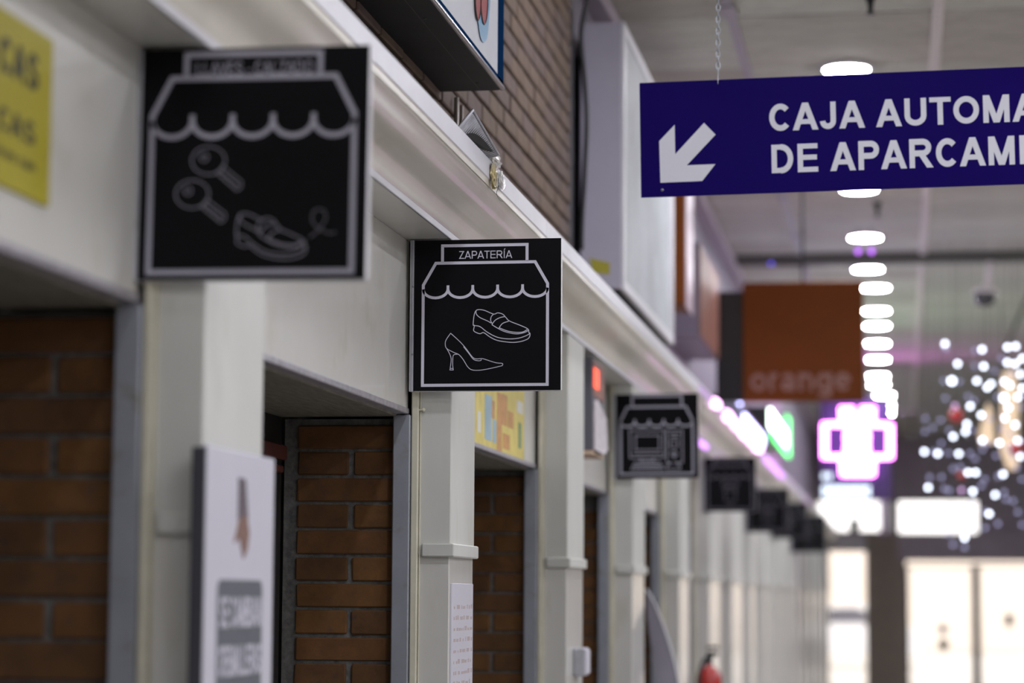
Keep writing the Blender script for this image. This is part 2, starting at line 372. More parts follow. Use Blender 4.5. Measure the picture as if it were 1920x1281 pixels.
top('trim_4', MB().bbox(-1.5, -1.36, 10.4, YE, CEIL-.10, CEIL-.01, .01), headm, 'dark shadow gap moulding where upper wall meets ceiling', 'trim', kind='structure')

# upper brick wall
XW = -1.40
uw = top('wall_left', MB().box(XW-.25, XW-.012, 3.0, 10.18, CZ+1.192, CEIL), mortarB, 'upper brick wall above the cornice', 'wall', kind='structure')
PITCH = 0.077; zph = 1.592
bm_full = [MB().bbox(-.012, .014, -.142, .142, -.033, .033, .004).mesh('brick', m) for m in brickB]
bm_half = [MB().bbox(-.012, .014, -.067, .067, -.033, .033, .004).mesh('brick', m) for m in brickB]
for r in range(-3, 14):
    z = CZ + zph + PITCH*(r+.5); y = 5.75 + (0.148 if r % 2 else 0)
    if r % 2: pass
    while y + .142 < 10.19:
        o = link('brick', random.choice(bm_full), uw); o.location = Vector((XW + random.uniform(-.003, .002), y, z)) - wpos(uw); o.rotation_euler = (random.uniform(-.006,.006), 0, random.uniform(-.01,.01)); y += .295
    if y - .147 < 10.1:
        o = link('brick', random.choice(bm_half), uw); o.location = Vector((XW, y-.075, z)) - wpos(uw)
mb = MB()
for r in range(14, 20):
    z = CZ + zph + PITCH*(r+.5); y = 5.75 + (0.148 if r % 2 else 0)
    while y+.142 < 10.19: mb.bbox(XW-.012, XW+.002, y-.142, y+.142, z-.033, z+.033, .004); y += .295
for r in range(-3, 20):
    z = CZ + zph + PITCH*(r+.5); y = 5.455 + (0.148 if r % 2 else 0)
    while y > 3.2: mb.bbox(XW-.012, XW+.002, y-.142, y+.142, z-.033, z+.033, .004); y -= .295
part('brick_field', mb, brickB[0], uw, kind='stuff')
top('wall_left_far', MB().box(-1.69, -1.46, 10.2, YE, CZ+1.19, CEIL), wallup, 'grey violet upper wall beyond the brickwork', 'wall', kind='structure')
top('trim_5', MB().bbox(-1.47, -1.395, 10.2, 10.34, CZ+1.19, CEIL, .006), blackm, 'black strip standing in for the dark recess at the end of the brick wall', 'duct', kind='structure')  # black strip puts the shadow of the recess into colour

# ------------------------------------------------------------------ cornice
prof = [(-1.335, .980), (-1.212, .980), (-1.212, .992), (-1.208, 1.000), (-1.205, 1.012), (-1.200, 1.026), (-1.192, 1.038), (-1.180, 1.048), (-1.165, 1.056), (-1.150, 1.062), (-1.138, 1.070), (-1.129, 1.082), (-1.124, 1.093), (-1.119, 1.102), (-1.112, 1.109), (-1.106, 1.113), (-1.105, 1.119), (-1.103, 1.119), (-1.1028, 1.115), (-1.1028, 1.188), (-1.45, 1.188)]
def extr(points, y0, y1):
    mb = MB(); n = len(points)
    mb.v = [(x, y0, CZ+z) for x, z in points] + [(x, y1, CZ+z) for x, z in points]
    mb.f = [(i, i+1, i+1+n, i+n) for i in range(n-1)] + [(n-1, 0, n, 2*n-1)]
    mb.f += [tuple(range(n-1, -1, -1)), tuple(range(n, 2*n))]
    return mb
co = empty('trim_6', (-1.2, 2.0, CZ+.972), 'cream cornice running along the top of the stall fronts', 'cornice', kind='structure')
for (y0, y1) in ((1.0, 7.52), (7.523, 14.0), (14.003, 22), (22.003, YE-.1)):
    o = part('moulding', extr(prof, y0, y1), gloss, co)
    for p in o.data.polygons: p.use_smooth = 2 <= p.index <= 14
    part('edge_strip', MB().bbox(-1.113, -1.10, y0, y1, CZ+1.134, CZ+1.190, .002), white_s, co, label='bright white top edge strip')
part('soffit', MB().box(-1.34, -1.214, 1.0, YE-.1, CZ+.975, CZ+.980), cream, co)
part('bead', MB().bbox(-1.214, -1.2085, 1.0, YE-.1, CZ+.972, CZ+.992, .002), white_s, co)

# ------------------------------------------------------------------ pilasters, fascias, piers
XP, XF = -1.212, -1.335
yc = [YX(375, XP), YX(844, XP), YX(1064, XP), YX(1187, XP), YX(1275, XP), YX(1331, XP), YX(1373, XP)]
ye = [YX(487, XP), YX(888, XP), YX(1094, XP), YX(1209, XP), YX(1293, XP), YX(1351, XP), YX(1393, XP)]
while yc[-1] < 40: yc.append(yc[-1]+2.15); ye.append(yc[-1]+.62)
yc.insert(0, yc[0]-2.28); ye.insert(0, yc[0]+.4)
NP = len(yc)
zf = [.517, .515, .497, .472, .470, .455, .455] + [.45]*30
ZF = lambda i: zf[i]
ordn = ['just out of view before the key sign', 'under the key cutting sign', 'under the shoe shop sign', 'between the shoe sign and the computer sign', 'under the computer sign',
        'just beyond the computer sign', 'under the small dark sign after the computer sign']
for i in range(NP):
    y0, y1 = yc[i], ye[i]
    lab = 'cream pilaster ' + (ordn[i] if i < len(ordn) else 'number %d of the blurred far row' % (i-6))
    if i >= 7: lab = 'blurred cream pilaster far down the row of stalls'
    pe = empty('pilaster', (-1.26, (y0+y1)/2, 0), lab, 'pilaster', 'pilasters far down the row' if i >= 7 else None, 'structure')
    zc = CZ + .108
    part('shaft', MB().bbox(-1.304, XP, y0, y1, zc, CZ+.975, .003), cream2, pe)
    part('lower_shaft', MB().bbox(-1.3035, XP-.003, y0+.002, y1-.002, 0, zc, .003), cream3, pe)
    part('collar', MB().bbox(-1.29, XP+.012, y0-.014, y1+.008, zc-.003, zc+.033, .003), cream2, pe)
    part('flange', MB().bbox(-1.322, -1.302, y0-.012, y1+.012, 0, CZ+.974, .003), flange, pe, label='yellowed edge flange')
    # grooves and flange bead on the near face
    part('bead', MB().bbox(-1.300, -1.2965, y0-.004, y0, 0, CZ+.970, .001), flange, pe)
    part('jamb', MB().bbox(-1.372, -1.324, y0-.02, y1+.02, 0, CZ+ZF(i)-.004, .003), jambm, pe, label='blue grey metal jamb')

labs = [None, 'cream fascia with the yellow board left of the key sign', 'cream fascia between the key sign and the shoe sign', 'cream fascia behind the shoe sign with the yellow poster',
        'cream fascia behind the grey display box', 'cream fascia beyond the computer sign', 'cream fascia behind the fourth black sign']
for i in range(1, NP):
    y0, y1 = ye[i-1], yc[i]; zb = CZ+zf[i]
    lab = labs[i] if i < len(labs) else 'blurred cream fascia far down the row of stalls'
    fe = empty('fascia', (XF, (y0+y1)/2, zb), lab, 'fascia', None if i < len(labs) else 'fascias far down the row', 'structure')
    part('panel', MB().bbox(XF-.02, XF, y0-.01, y1+.004, zb+.012, CZ+.975, .002), cream, fe)
    part('lip', MB().bbox(XF-.03, XF+.005, y0, y1-.003, zb-.002, zb+.014, .002), lipm, fe, label='worn grey aluminium lip')
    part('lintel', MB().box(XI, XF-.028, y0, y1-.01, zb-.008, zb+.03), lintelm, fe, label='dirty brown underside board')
    # door panel at the back of the recess
    if i <= 8:
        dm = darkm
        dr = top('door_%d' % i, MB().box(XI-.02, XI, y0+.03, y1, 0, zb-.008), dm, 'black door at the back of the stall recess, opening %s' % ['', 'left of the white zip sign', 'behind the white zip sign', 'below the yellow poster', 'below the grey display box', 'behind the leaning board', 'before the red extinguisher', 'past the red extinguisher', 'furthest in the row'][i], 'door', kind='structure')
        part('shutter_slat', MB().bbox(XI, XI+.03, y0+.05, y1-.05, zb-.13, zb-.09, .004).bbox(XI, XI+.02, y0+.05, y1-.05, zb-.165, zb-.145, .003), redbrn, dr, label='maroon shutter slats')
    # brick pier at the far side of the opening
    yp = y1+.03
    if i <= 8:
        pr = top('brick_pier', MB().box(XI+.001, -1.373, yp, max(ye[i]-.03, yp+.2), 0, zb-.012), mortar,
                 ['', 'brick pier left of the white zip sign, farthest left', 'brick pier right of the white zip sign, in focus', 'brick pier below the yellow poster', 'dark brick pier below the grey display box',
                  'narrow brick pier behind the leaning board', 'narrow brick pier before the red extinguisher', 'sliver of brick pier past the red extinguisher', 'sliver of brick pier farthest down the row'][i], 'pier', kind='structure')
        if i <= 6:
            ph, jt = {1: (-.011, 0), 2: (.107, 0), 3: (.0117, 1)}.get(i, (.03, 0))
            k0 = -22; pit = .0729
            for k in range(k0, 8):
                zt = ph + pit*(k+1) ; zm = CZ + zt - pit/2
                if zm + .032 > zb-.012: continue
                if zm < .1: continue
                half = ((k+jt) % 2 == 1)
                runs = [(-1.653, -1.505), (-1.494, -1.367)] if half else [(-1.653, -1.367)]
                for (xa, xb) in runs:
                    j = [random.uniform(-.004, .004) for _ in range(4)]
                    b = MB().bbox(xa+abs(j[0])+.002, xb, yp-.009, yp+.02, zm-.0322+j[2]*.25, zm+.0322+j[3]*.25, .0035)
                    for q, v in enumerate(b.v): b.v[q] = (v[0]+random.uniform(-.0016, .0016), v[1]+random.uniform(-.0012, .0012), v[2]+random.uniform(-.0012, .0012))
                    part('brick', b, random.choice(brickA), pr)

# ------------------------------------------------------------------ projecting black signs
def frame_obj(name, q, Y, label, cat='sign', group=None):
    c = [pY(x, y, Y) for x, y in q]
    ux = ((c[1]-c[0])+(c[2]-c[3]))/2; uz = ((c[0]-c[3])+(c[1]-c[2]))/2
    w, h = ux.length, uz.length; cen = sum(c, Vector())/4
    ux.normalize(); uy = uz.cross(ux).normalized(); uz = ux.cross(uy)
    M = Matrix((ux, uy, uz)).transposed().to_4x4(); M.translation = cen
    o = bpy.data.objects.new(name, None); o.empty_display_size = .05; col.objects.link(o); o.matrix_world = M
    tag(o, label, cat, group); return o, w, h

T = 0.024
def sign(q, Y, label, mapf, texts=None, icons=None, lw=0.0081, bracket=True, boxin=None, artm=artm):
    o, w, h = frame_obj('projecting_sign', q, Y, label, 'sign', 'black projecting shop signs')
    lpart('panel', MB().bbox(-w/2, w/2-.0005, -.001, T, -h/2, h/2, .0015), rimm, o, label='white sign casing')
    lpart('face', MB().box(-w/2+.0003, w/2-.0008, -.0022, -.0005, -h/2+.0006, h/2-.0006), black, o, label='black sign face')
    yy = -.0030
    def m(p):
        u, v = mapf(p); return (-w/2 + u*w, h/2 - v*h)
    S = w
    # storefront outline: uv on the art of the shoe sign
    def uv(pts): return [(-w/2+u*w, h/2-v*h) for u, v in pts]
    A = boxin or dict(x0=.062, x1=.908, yb=.962, ya=.155, ye=.3, tx0=.192, tx1=.768, ty0=.040, sc=.385, cu=.315)
    mb = MB()
    L = A['x0']; Rr = A['x1']
    ribbon(mb, uv([(L, A['ye']), (L, A['yb']), (Rr, A['yb']), (Rr, A['ye']), (Rr-.085, A['ya']), (L+.085, A['ya'])]), lw, yy, closed=True)
    ribbon(mb, uv([(A['tx0'], A['ya']-.006), (A['tx0'], A['ty0']), (A['tx1'], A['ty0']), (A['tx1'], A['ya']-.006)]), lw, yy)
    lpart('storefront_outline', mb, artm, o)
    mb = MB(); n = 5; ww = (Rr-L)/n
    for k in range(n):
        cx = L+ww*(k+.5); pts = []
        for t in range(13):
            an = math.pi*t/12; pts.append((cx-math.cos(an)*ww*.5, A['cu']+.012+math.sin(an)*(A['sc']-A['cu']-.012)))
        if k > 0: pts.insert(0, (pts[0][0], A['cu']-.012))
        if k < n-1: pts.append((pts[-1][0], A['cu']-.012))
        ribbon(mb, uv(pts), lw*.92, yy-.0002*(k % 2))
    lpart('awning_scallops', mb, artm, o)
    if texts:
        t, u0, u1, v0, v1 = texts
        lpart('lettering', text_mb(t, -w/2+u0*w, -w/2+u1*w, h/2-v1*h, h/2-v0*h, yy, .0008), artm, o)
    for nm, lines, lw2 in (icons or []):
        mb = MB(); 
        for e, (pts, closed) in enumerate(lines):
            ribbon(mb, [m(p) for p in pts], lw2, yy-.00015*(e % 3), closed=closed)
        lpart(nm, mb, artm, o)
    if bracket:
        br = lpart('bracket', MB().bbox(-w/2-.0125, -w/2-.0005, -.002, .012, -h/2-.001, h/2+.001, .001), alu, o, label='aluminium mounting strip')
        lpart('groove', MB().box(-w/2-.0075, -w/2-.0066, -.0028, 0, -h/2, h/2), greybox, br)
        for zz in (.17, -.33):
            lpart('screw', MB().lathe((-w/2-.0042, -.0045, zz*h*.9+.04*h), [(.0010, 0), (.0024, .0008), (.0026, .003)], 12, 'y'), screwm, br, True)
    return o, w, h

# shoe shop sign (in focus); icon outlines read in crop pixels
def m2(p):
    x, y = p; u = (x-27)/1178.0; v = (y-48+20*u)/(1208+9*u); u = (x-25-5*v)/(1177+3*v); return u, v
sp = smooth_pts
loafer = [
 (sp([(508,768),(515,730),(505,725),(512,650),(527,612),(555,604),(600,612),(668,640),(700,630),(740,640),(765,665),(795,695),(870,725),(925,748),(948,765),(950,785),(960,795),(955,825),(930,845),(870,862),(800,865),(700,850),(640,822),(590,788),(560,797),(520,782),(508,768)], 4), False),
 (sp([(527,612),(530,640),(560,668),(620,695),(650,712)], 4), False),
 (sp([(668,640),(650,660),(645,690),(658,715)], 4), False),
 (sp([(655,725),(680,690),(720,668),(758,660)], 4), False),
 (sp([(655,725),(710,757),(760,780),(850,798),(920,785),(948,768)], 4), False),
 (sp([(710,755),(740,715),(790,697)], 4), False),
 (sp([(715,750),(780,775),(850,786),(905,782),(938,762)], 4), False),
 (sp([(515,732),(560,740),(620,785),(700,825),(790,838),(870,832),(930,812),(958,795)], 4), False)]
heel = [
 (sp([(325,793),(290,845),(283,880),(295,915),(350,945),(395,965),(430,1005),(465,1060),(500,1085),(560,1088),(640,1075),(740,1052)], 4) + sp([(745,1045),(740,1033),(690,1028),(600,1000),(575,995),(530,997),(500,980),(450,915),(400,860),(325,793)], 4), False),
 (sp([(295,915),(320,960),(332,1000),(328,1050)], 4) + [(323,1086),(350,1086)] + sp([(345,1050),(345,1000),(352,966),(385,960)], 4), False),
 ([(328,1074),(347,1074)], False),
 (sp([(430,900),(470,950),(510,1000),(545,1012),(570,1010),(574,1000)], 4), False)]
s2, w2, h2 = sign([(776.0, 451.2), (1051.5, 446.3), (1053.3, 731.7), (777.2, 734.0)], yc[2]-.045, 'black square sign reading ZAPATERÍA with a loafer and a high heel, in sharp focus', m2,
     ('ZAPATERÍA', .303, .668, .077, .128), [('loafer_drawing', loafer, .0021), ('high_heel_drawing', heel, .0018)], artm=artb)

# key and shoe sign (nearest)
def m1(p):
    x, y = p; X = 300+x/4.744; Y = 250+y/4.744
    v = (Y-92)/436.0; u = (X-(267-6*v))/(423+6*v); v = (Y-92+6*u)/(437-1*u); return u, v
def key(cx, cy, ex, ey):
    ring = [(cx+150*math.cos(t*math.pi/12), cy+125*math.sin(t*math.pi/12)) for t in range(24)]
    hole = [(cx-40+35*math.cos(t*math.pi/8), cy-30+35*math.sin(t*math.pi/8)) for t in range(16)]
    d = Vector((ex-cx, ey-cy)).normalized(); n = Vector((-d.y, d.x)); c = Vector((cx, cy)); e = Vector((ex, ey))
    a0 = c+d*120+n*42; a1 = c+d*120-n*42
    blade = [tuple(a1), tuple(e-n*42), tuple(e+d*30-n*8), tuple(e+d*25+n*30)]
    k = 6; p0 = e+d*10+n*48; p1 = a0
    for q in range(k): 
        s_ = p0.lerp(p1, q/k); blade += [tuple(s_), tuple(s_-n*16-d*14)]
    blade.append(tuple(a0))
    return [(ring, True), (hole, True), (blade, False), ([tuple(c+d*120), tuple(e)], False)]
lo1 = [([(700+(x-505)*1.36, 720+(y-604)*1.52) for x, y in pts], c) for pts, c in loafer]
loop = [(sp([(1350,930),(1440,850),(1490,760),(1470,690),(1410,680),(1370,730),(1380,800),(1450,860),(1520,890),(1580,880)], 4), False)]
s1, w1, h1 = sign([(267, 92), (690, 86), (691, 522), (261, 529)], yc[1]-.03, 'nearest black square sign with two keys and a loafer, blurred', m1,
     ('LLAVES - CALZADO', .235, .755, .062, .118),
     [('upper_key_drawing', key(440, 250, 710, 470), .0013), ('lower_key_drawing', key(300, 550, 570, 755), .0013), ('loafer_drawing', lo1, .0014), ('lace_drawing', loop, .0007)],
     boxin=dict(x0=.048, x1=.938, yb=.965, ya=.130, ye=.292, tx0=.195, tx1=.785, ty0=.028, sc=.385, cu=.30), lw=.0095)

# computer sign
def m3(p):
    x, y = p; return (x-75)/(840-75.), (y-92)/(880-92.)
pcs = [([(205,430),(520,430),(520,685),(205,685)], True), ([(255,478),(478,478),(478,615),(255,615)], True), ([(230,650),(500,650)], False), ([(310,690),(300,715),(430,715),(420,690)], False),
       (sp([(250,730),(480,730),(515,795),(215,795)], 1), True), ([(250,755),(480,755)], False), ([(240,775),(490,775)], False),
       ([(545,435),(690,435),(690,735),(545,735)], True), ([(575,470),(660,470)], False), ([(575,495),(660,495)], False), ([(580,530),(645,530),(645,590),(580,590)], True), ([(612,640+18*math.sin(0)),(612,690)], False),
       ([(612+28*math.cos(t*.5236), 655+28*math.sin(t*.5236)) for t in range(12)], True), (sp([(545,795),(550,755),(605,735),(660,755),(668,795)], 3), True)]
s3, w3, h3 = sign([(1155, 740), (1310, 737), (1310, 897), (1155, 898)], yc[4]-.03, 'black square sign with a desktop computer drawing, right of the shoe sign', m3,
     None, [('computer_drawing', pcs, .0044)], lw=.0092, boxin=dict(x0=.055, x1=.93, yb=.945, ya=.155, ye=.32, tx0=.20, tx1=.80, ty0=.025, sc=.385, cu=.315))
tower = [([(.36,.45),(.64,.45),(.66,.52),(.34,.52)], True), ([(.40,.55),(.60,.55),(.60,.80),(.40,.80)], True), ([(.36,.62),(.64,.62)], False), ([(.44,.87),(.56,.87)], False)]
idm = lambda p: p
box4 = dict(x0=.07, x1=.92, yb=.945, ya=.155, ye=.32, tx0=.20, tx1=.80, ty0=.035, sc=.385, cu=.315)
sign([(1320, 858), (1418, 857), (1418, 959), (1320, 960)], yc[6]-.03, 'smaller blurred dark sign just beyond the computer sign', idm, None, [('shop_drawing', tower, .004)], lw=.007, boxin=box4, artm=artd)
sign([(1399, 916), (1479, 916), (1479, 998), (1399, 998)], yc[8]-.03, 'third blurred dark sign, below the violet lights', idm, None, [('shop_drawing', tower, .004)], lw=.006, boxin=box4, artm=artd)
sign([(1446, 942), (1514, 942), (1514, 1010), (1446, 1010)], yc[10]-.03, 'dark blurred sign, last but one before the hall doors', idm, None, [('shop_drawing', tower, .004)], lw=.006, boxin=box4, artm=artd)
sign([(1483, 966), (1549, 966), (1549, 1036), (1483, 1036)], yc[12]-.03, 'last dark blurred sign before the bright hall doors', idm, None, [('shop_drawing', tower, .004)], lw=.006, boxin=box4, artm=artd)

# hook on pilaster by the shoe sign
p = pY(784, 745, yc[2]-.001); hk = empty('wall_hook', (p.x, yc[2], p.z-.03), 'cream plastic hook screwed below the shoe shop sign', 'hook')
part('plate', MB().bbox(p.x-.010, p.x-.004, yc[2]-.010, yc[2], p.z-.05, p.z+.03, .002), flange, hk)
pk = pY(787, 769, yc[2]-.006)
part('peg', MB().tube([(p.x-.006, yc[2]-.006, pk.z), (pk.x+.008, yc[2]-.008, pk.z), (pk.x+.011, yc[2]-.008, pk.z)], [.0035, .003, .003], 10), flange, hk, True)
b_ = MB().tube([(pk.x+.006, yc[2]-.008, pk.z), (pk.x+.009, yc[2]-.008, pk.z), (pk.x+.013, yc[2]-.008, pk.z), (pk.x+.016, yc[2]-.008, pk.z)], [.002, .006, .0062, .002], 12)
part('knob', b_, flange, hk, True)

# notice sheet on pilaster
y0 = YX(846.5, XP+.001); y1 = YX(887, XP+.001); z1 = pX(846, 1094, XP).z
nb = empty('notice_sheet', (XP, y0, z1-.6), 'pale printed notice fixed to the pilaster below the shoe shop sign', 'notice')
part('sheet', MB().bbox(XP-.0028, XP+.002, y0+.004, y1-.006, z1-.6, z1, .0008), boardw, nb)
mb = MB()
for k in range(16):
    zz = z1-.07-.03*k; yy = y0+.03
    while yy < y1-.03:
        l = random.uniform(.01, .05); mb.box(XP+.002, XP+.0024, yy, min(yy+l, y1-.02), zz, zz+random.uniform(.006, .013)); yy += l+random.uniform(.008, .03)
part('print', mb, mat('faded_print', (0.50, 0.42, 0.42), .6), nb, kind='stuff')

# white vertical board with zip and lettering
XBd = -1.185
yb0, yb1 = YX(384, XBd), YX(511, XBd); zt = pX(500, 858, XBd).z
vb = empty('vertical_board', (XBd, (yb0+yb1)/2, zt-.9), 'white upright board reading SE CAMBIAN CREMALLERAS on the pilaster under the key sign', 'board')
part('panel', MB().bbox(XBd-.012, XBd, yb0, yb1, zt-.9, zt, .002), boardw, vb)
part('side_profile', MB().bbox(XP, XBd-.002, yb0-.004, yb0+.006, zt-.9, zt-.004, .001), boardd, vb, label='dark side profile of the board')
def on_aisle(mb_, X, y0_, flip=True):
    """turn a mesh drawn in x/z at y=0 so that it lies on a plane facing the aisle"""
    mb_.v = [(X - v[1], y0_ + v[0], v[2]) for v in mb_.v]; return mb_
zz0 = pX(455, 1088, XBd).z; pa, pb = YX(407, XBd), YX(491, XBd)
rr = []
for (cx, cz, a0) in ((pb-.02, zz0-.02, 0), (pa+.02, zz0-.02, 90)):
    for t in range(7): an = math.radians(a0+t*15); rr.append((XBd, cx+.02*math.cos(an), cz+.02*math.sin(an)))
rr += [(XBd, pa, zt-.9+.02), (XBd, pb, zt-.9+.02)]
part('grey_panel', MB().prism(rr, (.0008, 0, 0)), boardg, vb, label='grey printed panel with rounded corners')
za, zb_ = pX(450, 1120, XBd).z, pX(450, 1176, XBd).z
part('lettering', on_aisle(text_mb('SE CAMBIAN', pa+.012, pb-.008, zb_, za, 0, -.0016, .17), XBd+.0008, 0), boardw, vb)
za, zb_ = pX(450, 1210, XBd).z, pX(450, 1266, XBd).z
part('lettering', on_aisle(text_mb('CREMALLERAS', pa+.008, pb-.006, zb_, za, 0, -.0016, .17), XBd+.0008, 0), boardw, vb)
# zip picture
zip_c = mat('zip_print', (0.13, 0.10, 0.12), .5); tab_c = mat('zip_pull_print', (0.24, 0.13, 0.10), .5)
mb = MB(); 
for k in range(11):
    zz = pX(452, 900+k*7, XBd).z; yk = YX(446, XBd)+.004*(k % 2); mb.box(XBd, XBd+.0012, yk-.012, yk+.036+.002*k, zz-.004, zz+.003)
part('zip_picture', mb, zip_c, vb, label='dark picture of a zip')
q = [(447,975),(462,965),(467,1000),(463,1030),(456,1048),(449,1010),(438,1018),(444,992)]
part('pull_picture', MB().prism([pX(x, y, XBd) for x, y in q], (.0014, 0, 0)), tab_c, vb, label='brown zip pull')

# yellow board at the left edge
YB1 = YX(66, XF); YB0 = YX(-60, XF)
yb = empty('yellow_board', (XF, YB0, pX(66, 382, XF).z), 'yellow advertising board with black letters at the left edge', 'board')
zt_, zb_ = pX(30, 35, XF).z, pX(30, 363, XF).z
part('panel', MB().bbox(XF, XF+.006, YB0, YB1, zb_, zt_, .001), yellow, yb)
for (t, x0, x1, ya_, yb_, bo) in (('CAS', -40, 40, 80, 148, .22), ('CAS', -40, 36, 212, 256, .2), ('oron ran', -48, 38, 290, 306, .2)):
    part('lettering', on_aisle(text_mb(t, YX(x0, XF), YX(x1, XF), pX(20, yb_, XF).z, pX(20, ya_, XF).z, 0, -.001, bo), XF+.006, 0), ink, yb)

# yellow poster on the fascia behind the shoe sign
yp0, yp1 = YX(862, XF), YX(979, XF); zp = pX(979, 868, XF).z
yo = empty('yellow_poster', (XF, yp0, zp), 'yellow poster with blue and orange pictures on the fascia right of the shoe sign', 'poster')
part('sheet', MB().bbox(XF, XF+.004, yp0, yp1, zp, CZ+.80, .001), yellow2, yo)
pc = {'b': mat('poster_blue', (.35, .50, .58), .5, var=.2), 'o': mat('poster_orange', (.60, .30, .10), .5, var=.3, scale=20), 'w': mat('poster_white', (.72, .72, .66), .5), 'g': mat('poster_green', (.18, .30, .16), .5)}
for (c_, x0, x1, ya_, yb_) in (('w', 893, 899, 770, 812), ('b', 907, 919, 738, 828), ('w', 908, 917, 740, 790), ('o', 919, 925, 750, 786), ('b', 922, 928, 786, 832), ('o', 930, 938, 735, 850), ('o', 939, 948, 738, 800), ('o', 941, 953, 812, 845), ('o', 950, 960, 770, 805), ('g', 970, 975, 792, 842), ('w', 967, 978, 750, 778)):
    a0 = pX(x0, ya_, XF); a1 = pX(x1, yb_, XF)
    part('picture', MB().box(XF+.004, XF+.0046+.0002*R(), a0.y, a1.y, a1.z, a0.z), pc[c_], yo)

# grey display box with red light
XD = -1.209; yd0 = YX(1110, XD); yd1 = YX(1131, XD); zd1 = CZ+.95; zd0 = pY(1090, 845, yd0).z; xd0 = pY(1072, 800, yd0).x
gd = empty('display_box', (XD-.04, yd0, zd0), 'tall grey box with a red light strip hanging below the cornice', 'display')
part('casing', MB().bbox(xd0, XD, yd0, yd1, zd0, zd1, .004), greybox, gd)
part('ledge', MB().bbox(xd0-.01, XD, yd0-.004, yd1, zd0-.014, zd0, .002), mat('peach_ledge', (.72, .52, .38), .5), gd, label='peach coloured bottom ledge')
part('red_light', MB().bbox(XD, XD+.006, yd0+.01, yd0+.17, pX(1117, 730, XD).z, pX(1117, 692, XD).z, .002), e_red, gd, label='glowing red strip')
part('pink_panel', MB().box(XD, XD+.003, yd0+.01, yd1-.01, pX(1117, 745, XD).z, zd1-.01), salmon, gd)
mb = MB(); zz = pX(1117, 845, XD).z; zt2 = pX(1117, 750, XD).z
mb.prism([(XD+.003, yd0+.01, zz), (XD+.02, yd0+.2, zz-.01), (XD+.012, yd1+.01, zz+.02), (XD+.014, yd1-.05, zz+.14), (XD+.004, yd0+.1, zt2), (XD+.003, yd0+.01, zt2-.02)], (.006, 0, 0))
part('leaflets', mb, mat('pale_leaflets', (.74, .68, .72), .35, var=.25, scale=18), gd, label='bundle of pale leaflets')

# small box on pilaster
Yb = (yc[3]+ye[3])/2; a0 = pX(1078, 1215, XP); a1 = pX(1078, 1268, XP)
sb = empty('switch_box', (XP+.02, Yb, a1.z), 'small pale switch box low on the pilaster under the grey display box', 'box')
part('casing', MB().bbox(XP-.003, XP+.04, Yb-.05, Yb+.10, a1.z, a0.z, .005), alu, sb)
part('cover', MB().bbox(XP+.04, XP+.045, Yb-.04, Yb+.09, a1.z+.008, a0.z-.008, .002), boardw, sb)

# leaning curved board
Yl = 11.75
lp = sp([(1206, 1104), (1221, 1130), (1238, 1170), (1255, 1222), (1270, 1285), (1285, 1400), (1295, 1560), (1300, 1733)], 4)
rp = sp([(1288, 1733), (1272, 1560), (1252, 1400), (1230, 1285), (1217, 1215), (1209, 1150)], 4)
pts = [pY(x, y, Yl) for x, y in lp+rp]
lb = empty('leaning_board', (pts[len(lp)-1].x, Yl, 0), 'curved grey lilac board leaning in the stall front beyond the computer sign', 'board')
part('panel', MB().prism([(p.x, p.y+.12*(p.z/1.6), max(p.z, .003)) for p in pts], (.004, .03, 0)), feather, lb)
part('edge', MB().tube([(p.x, p.y+.12*(p.z/1.6), max(p.z, .006)) for p in pts[:len(lp)]], .006, 6), white_s, lb, True, label='pale curved edge')

# fire extinguisher
Yx = 13.95; c0 = pY(1329, 1250, Yx); ex = empty('fire_extinguisher', (c0.x, Yx, c0.z-.5), 'red fire extinguisher with black valve at the bottom edge', 'extinguisher')
part('cylinder', MB().lathe((c0.x, Yx, c0.z-.5), [(.06, 0), (.072, .01), (.075, .03), (.075, .42), (.07, .455), (.05, .485), (.022, .50), (.02, .515)], 24), redpaint, ex, True)
part('valve', MB().lathe((c0.x, Yx, c0.z), [(.018, 0), (.022, .02), (.016, .05), (.012, .08)], 12).bbox(c0.x-.012, c0.x+.055, Yx-.01, Yx+.01, c0.z+.06, c0.z+.085, .003).bbox(c0.x-.012, c0.x+.06, Yx-.008, Yx+.008, c0.z+.10, c0.z+.118, .003), blackm, ex)
part('hose', MB().tube(sp([(c0.x+.02, Yx, c0.z+.05), (c0.x-.03, Yx-.03, c0.z+.03), (c0.x-.05, Yx-.075, c0.z-.08), (c0.x-.045, Yx-.09, c0.z-.3)], 5), .011, 8), cable, ex, True)
part('bracket', MB().bbox(XP-.09, c0.x-.02, Yx-.015, Yx+.015, c0.z-.16, c0.z-.13, .002), alu, ex); part('bracket', MB().bbox(XP-.09, c0.x-.02, Yx-.03, Yx+.03, c0.z-.36, c0.z-.33, .002), alu, ex)

# ------------------------------------------------------------------ boxes above the cornice
XB = -1.19
yb1 = YX(938, XB); zb0 = pX(938, 162, XB).z
lbx = empty('lightbox_sign', (XB-.1, 5.5, zb0), 'big blue framed lightbox with red lettering above the cornice, nearest the viewer', 'lightbox')
part('casing', MB().bbox(XW+.002, XB-.004, 3.6, yb1, zb0, CZ+2.7, .006), lb_dark, lbx, label='dark metal casing')
part('blue_frame', MB().bbox(XB-.02, XB, yb1-.055*1.9, yb1+.001, zb0+.004, CZ+2.7, .004).bbox(XB-.02, XB, 3.6, yb1, zb0+.004, zb0+.03, .004), lb_blue, lbx, label='dark blue frame')
part('lower_edge', MB().tube([(XB-.003, 3.6, zb0+.006), (XB-.003, yb1-.005, zb0+.006)], .0085, 10), lb_edge, lbx, True, label='polished lower edge')
part('face', MB().box(XB-.012, XB-.002, 3.65, yb1-.095, zb0+.03, CZ+2.68), lb_face, lbx, label='white acrylic face')
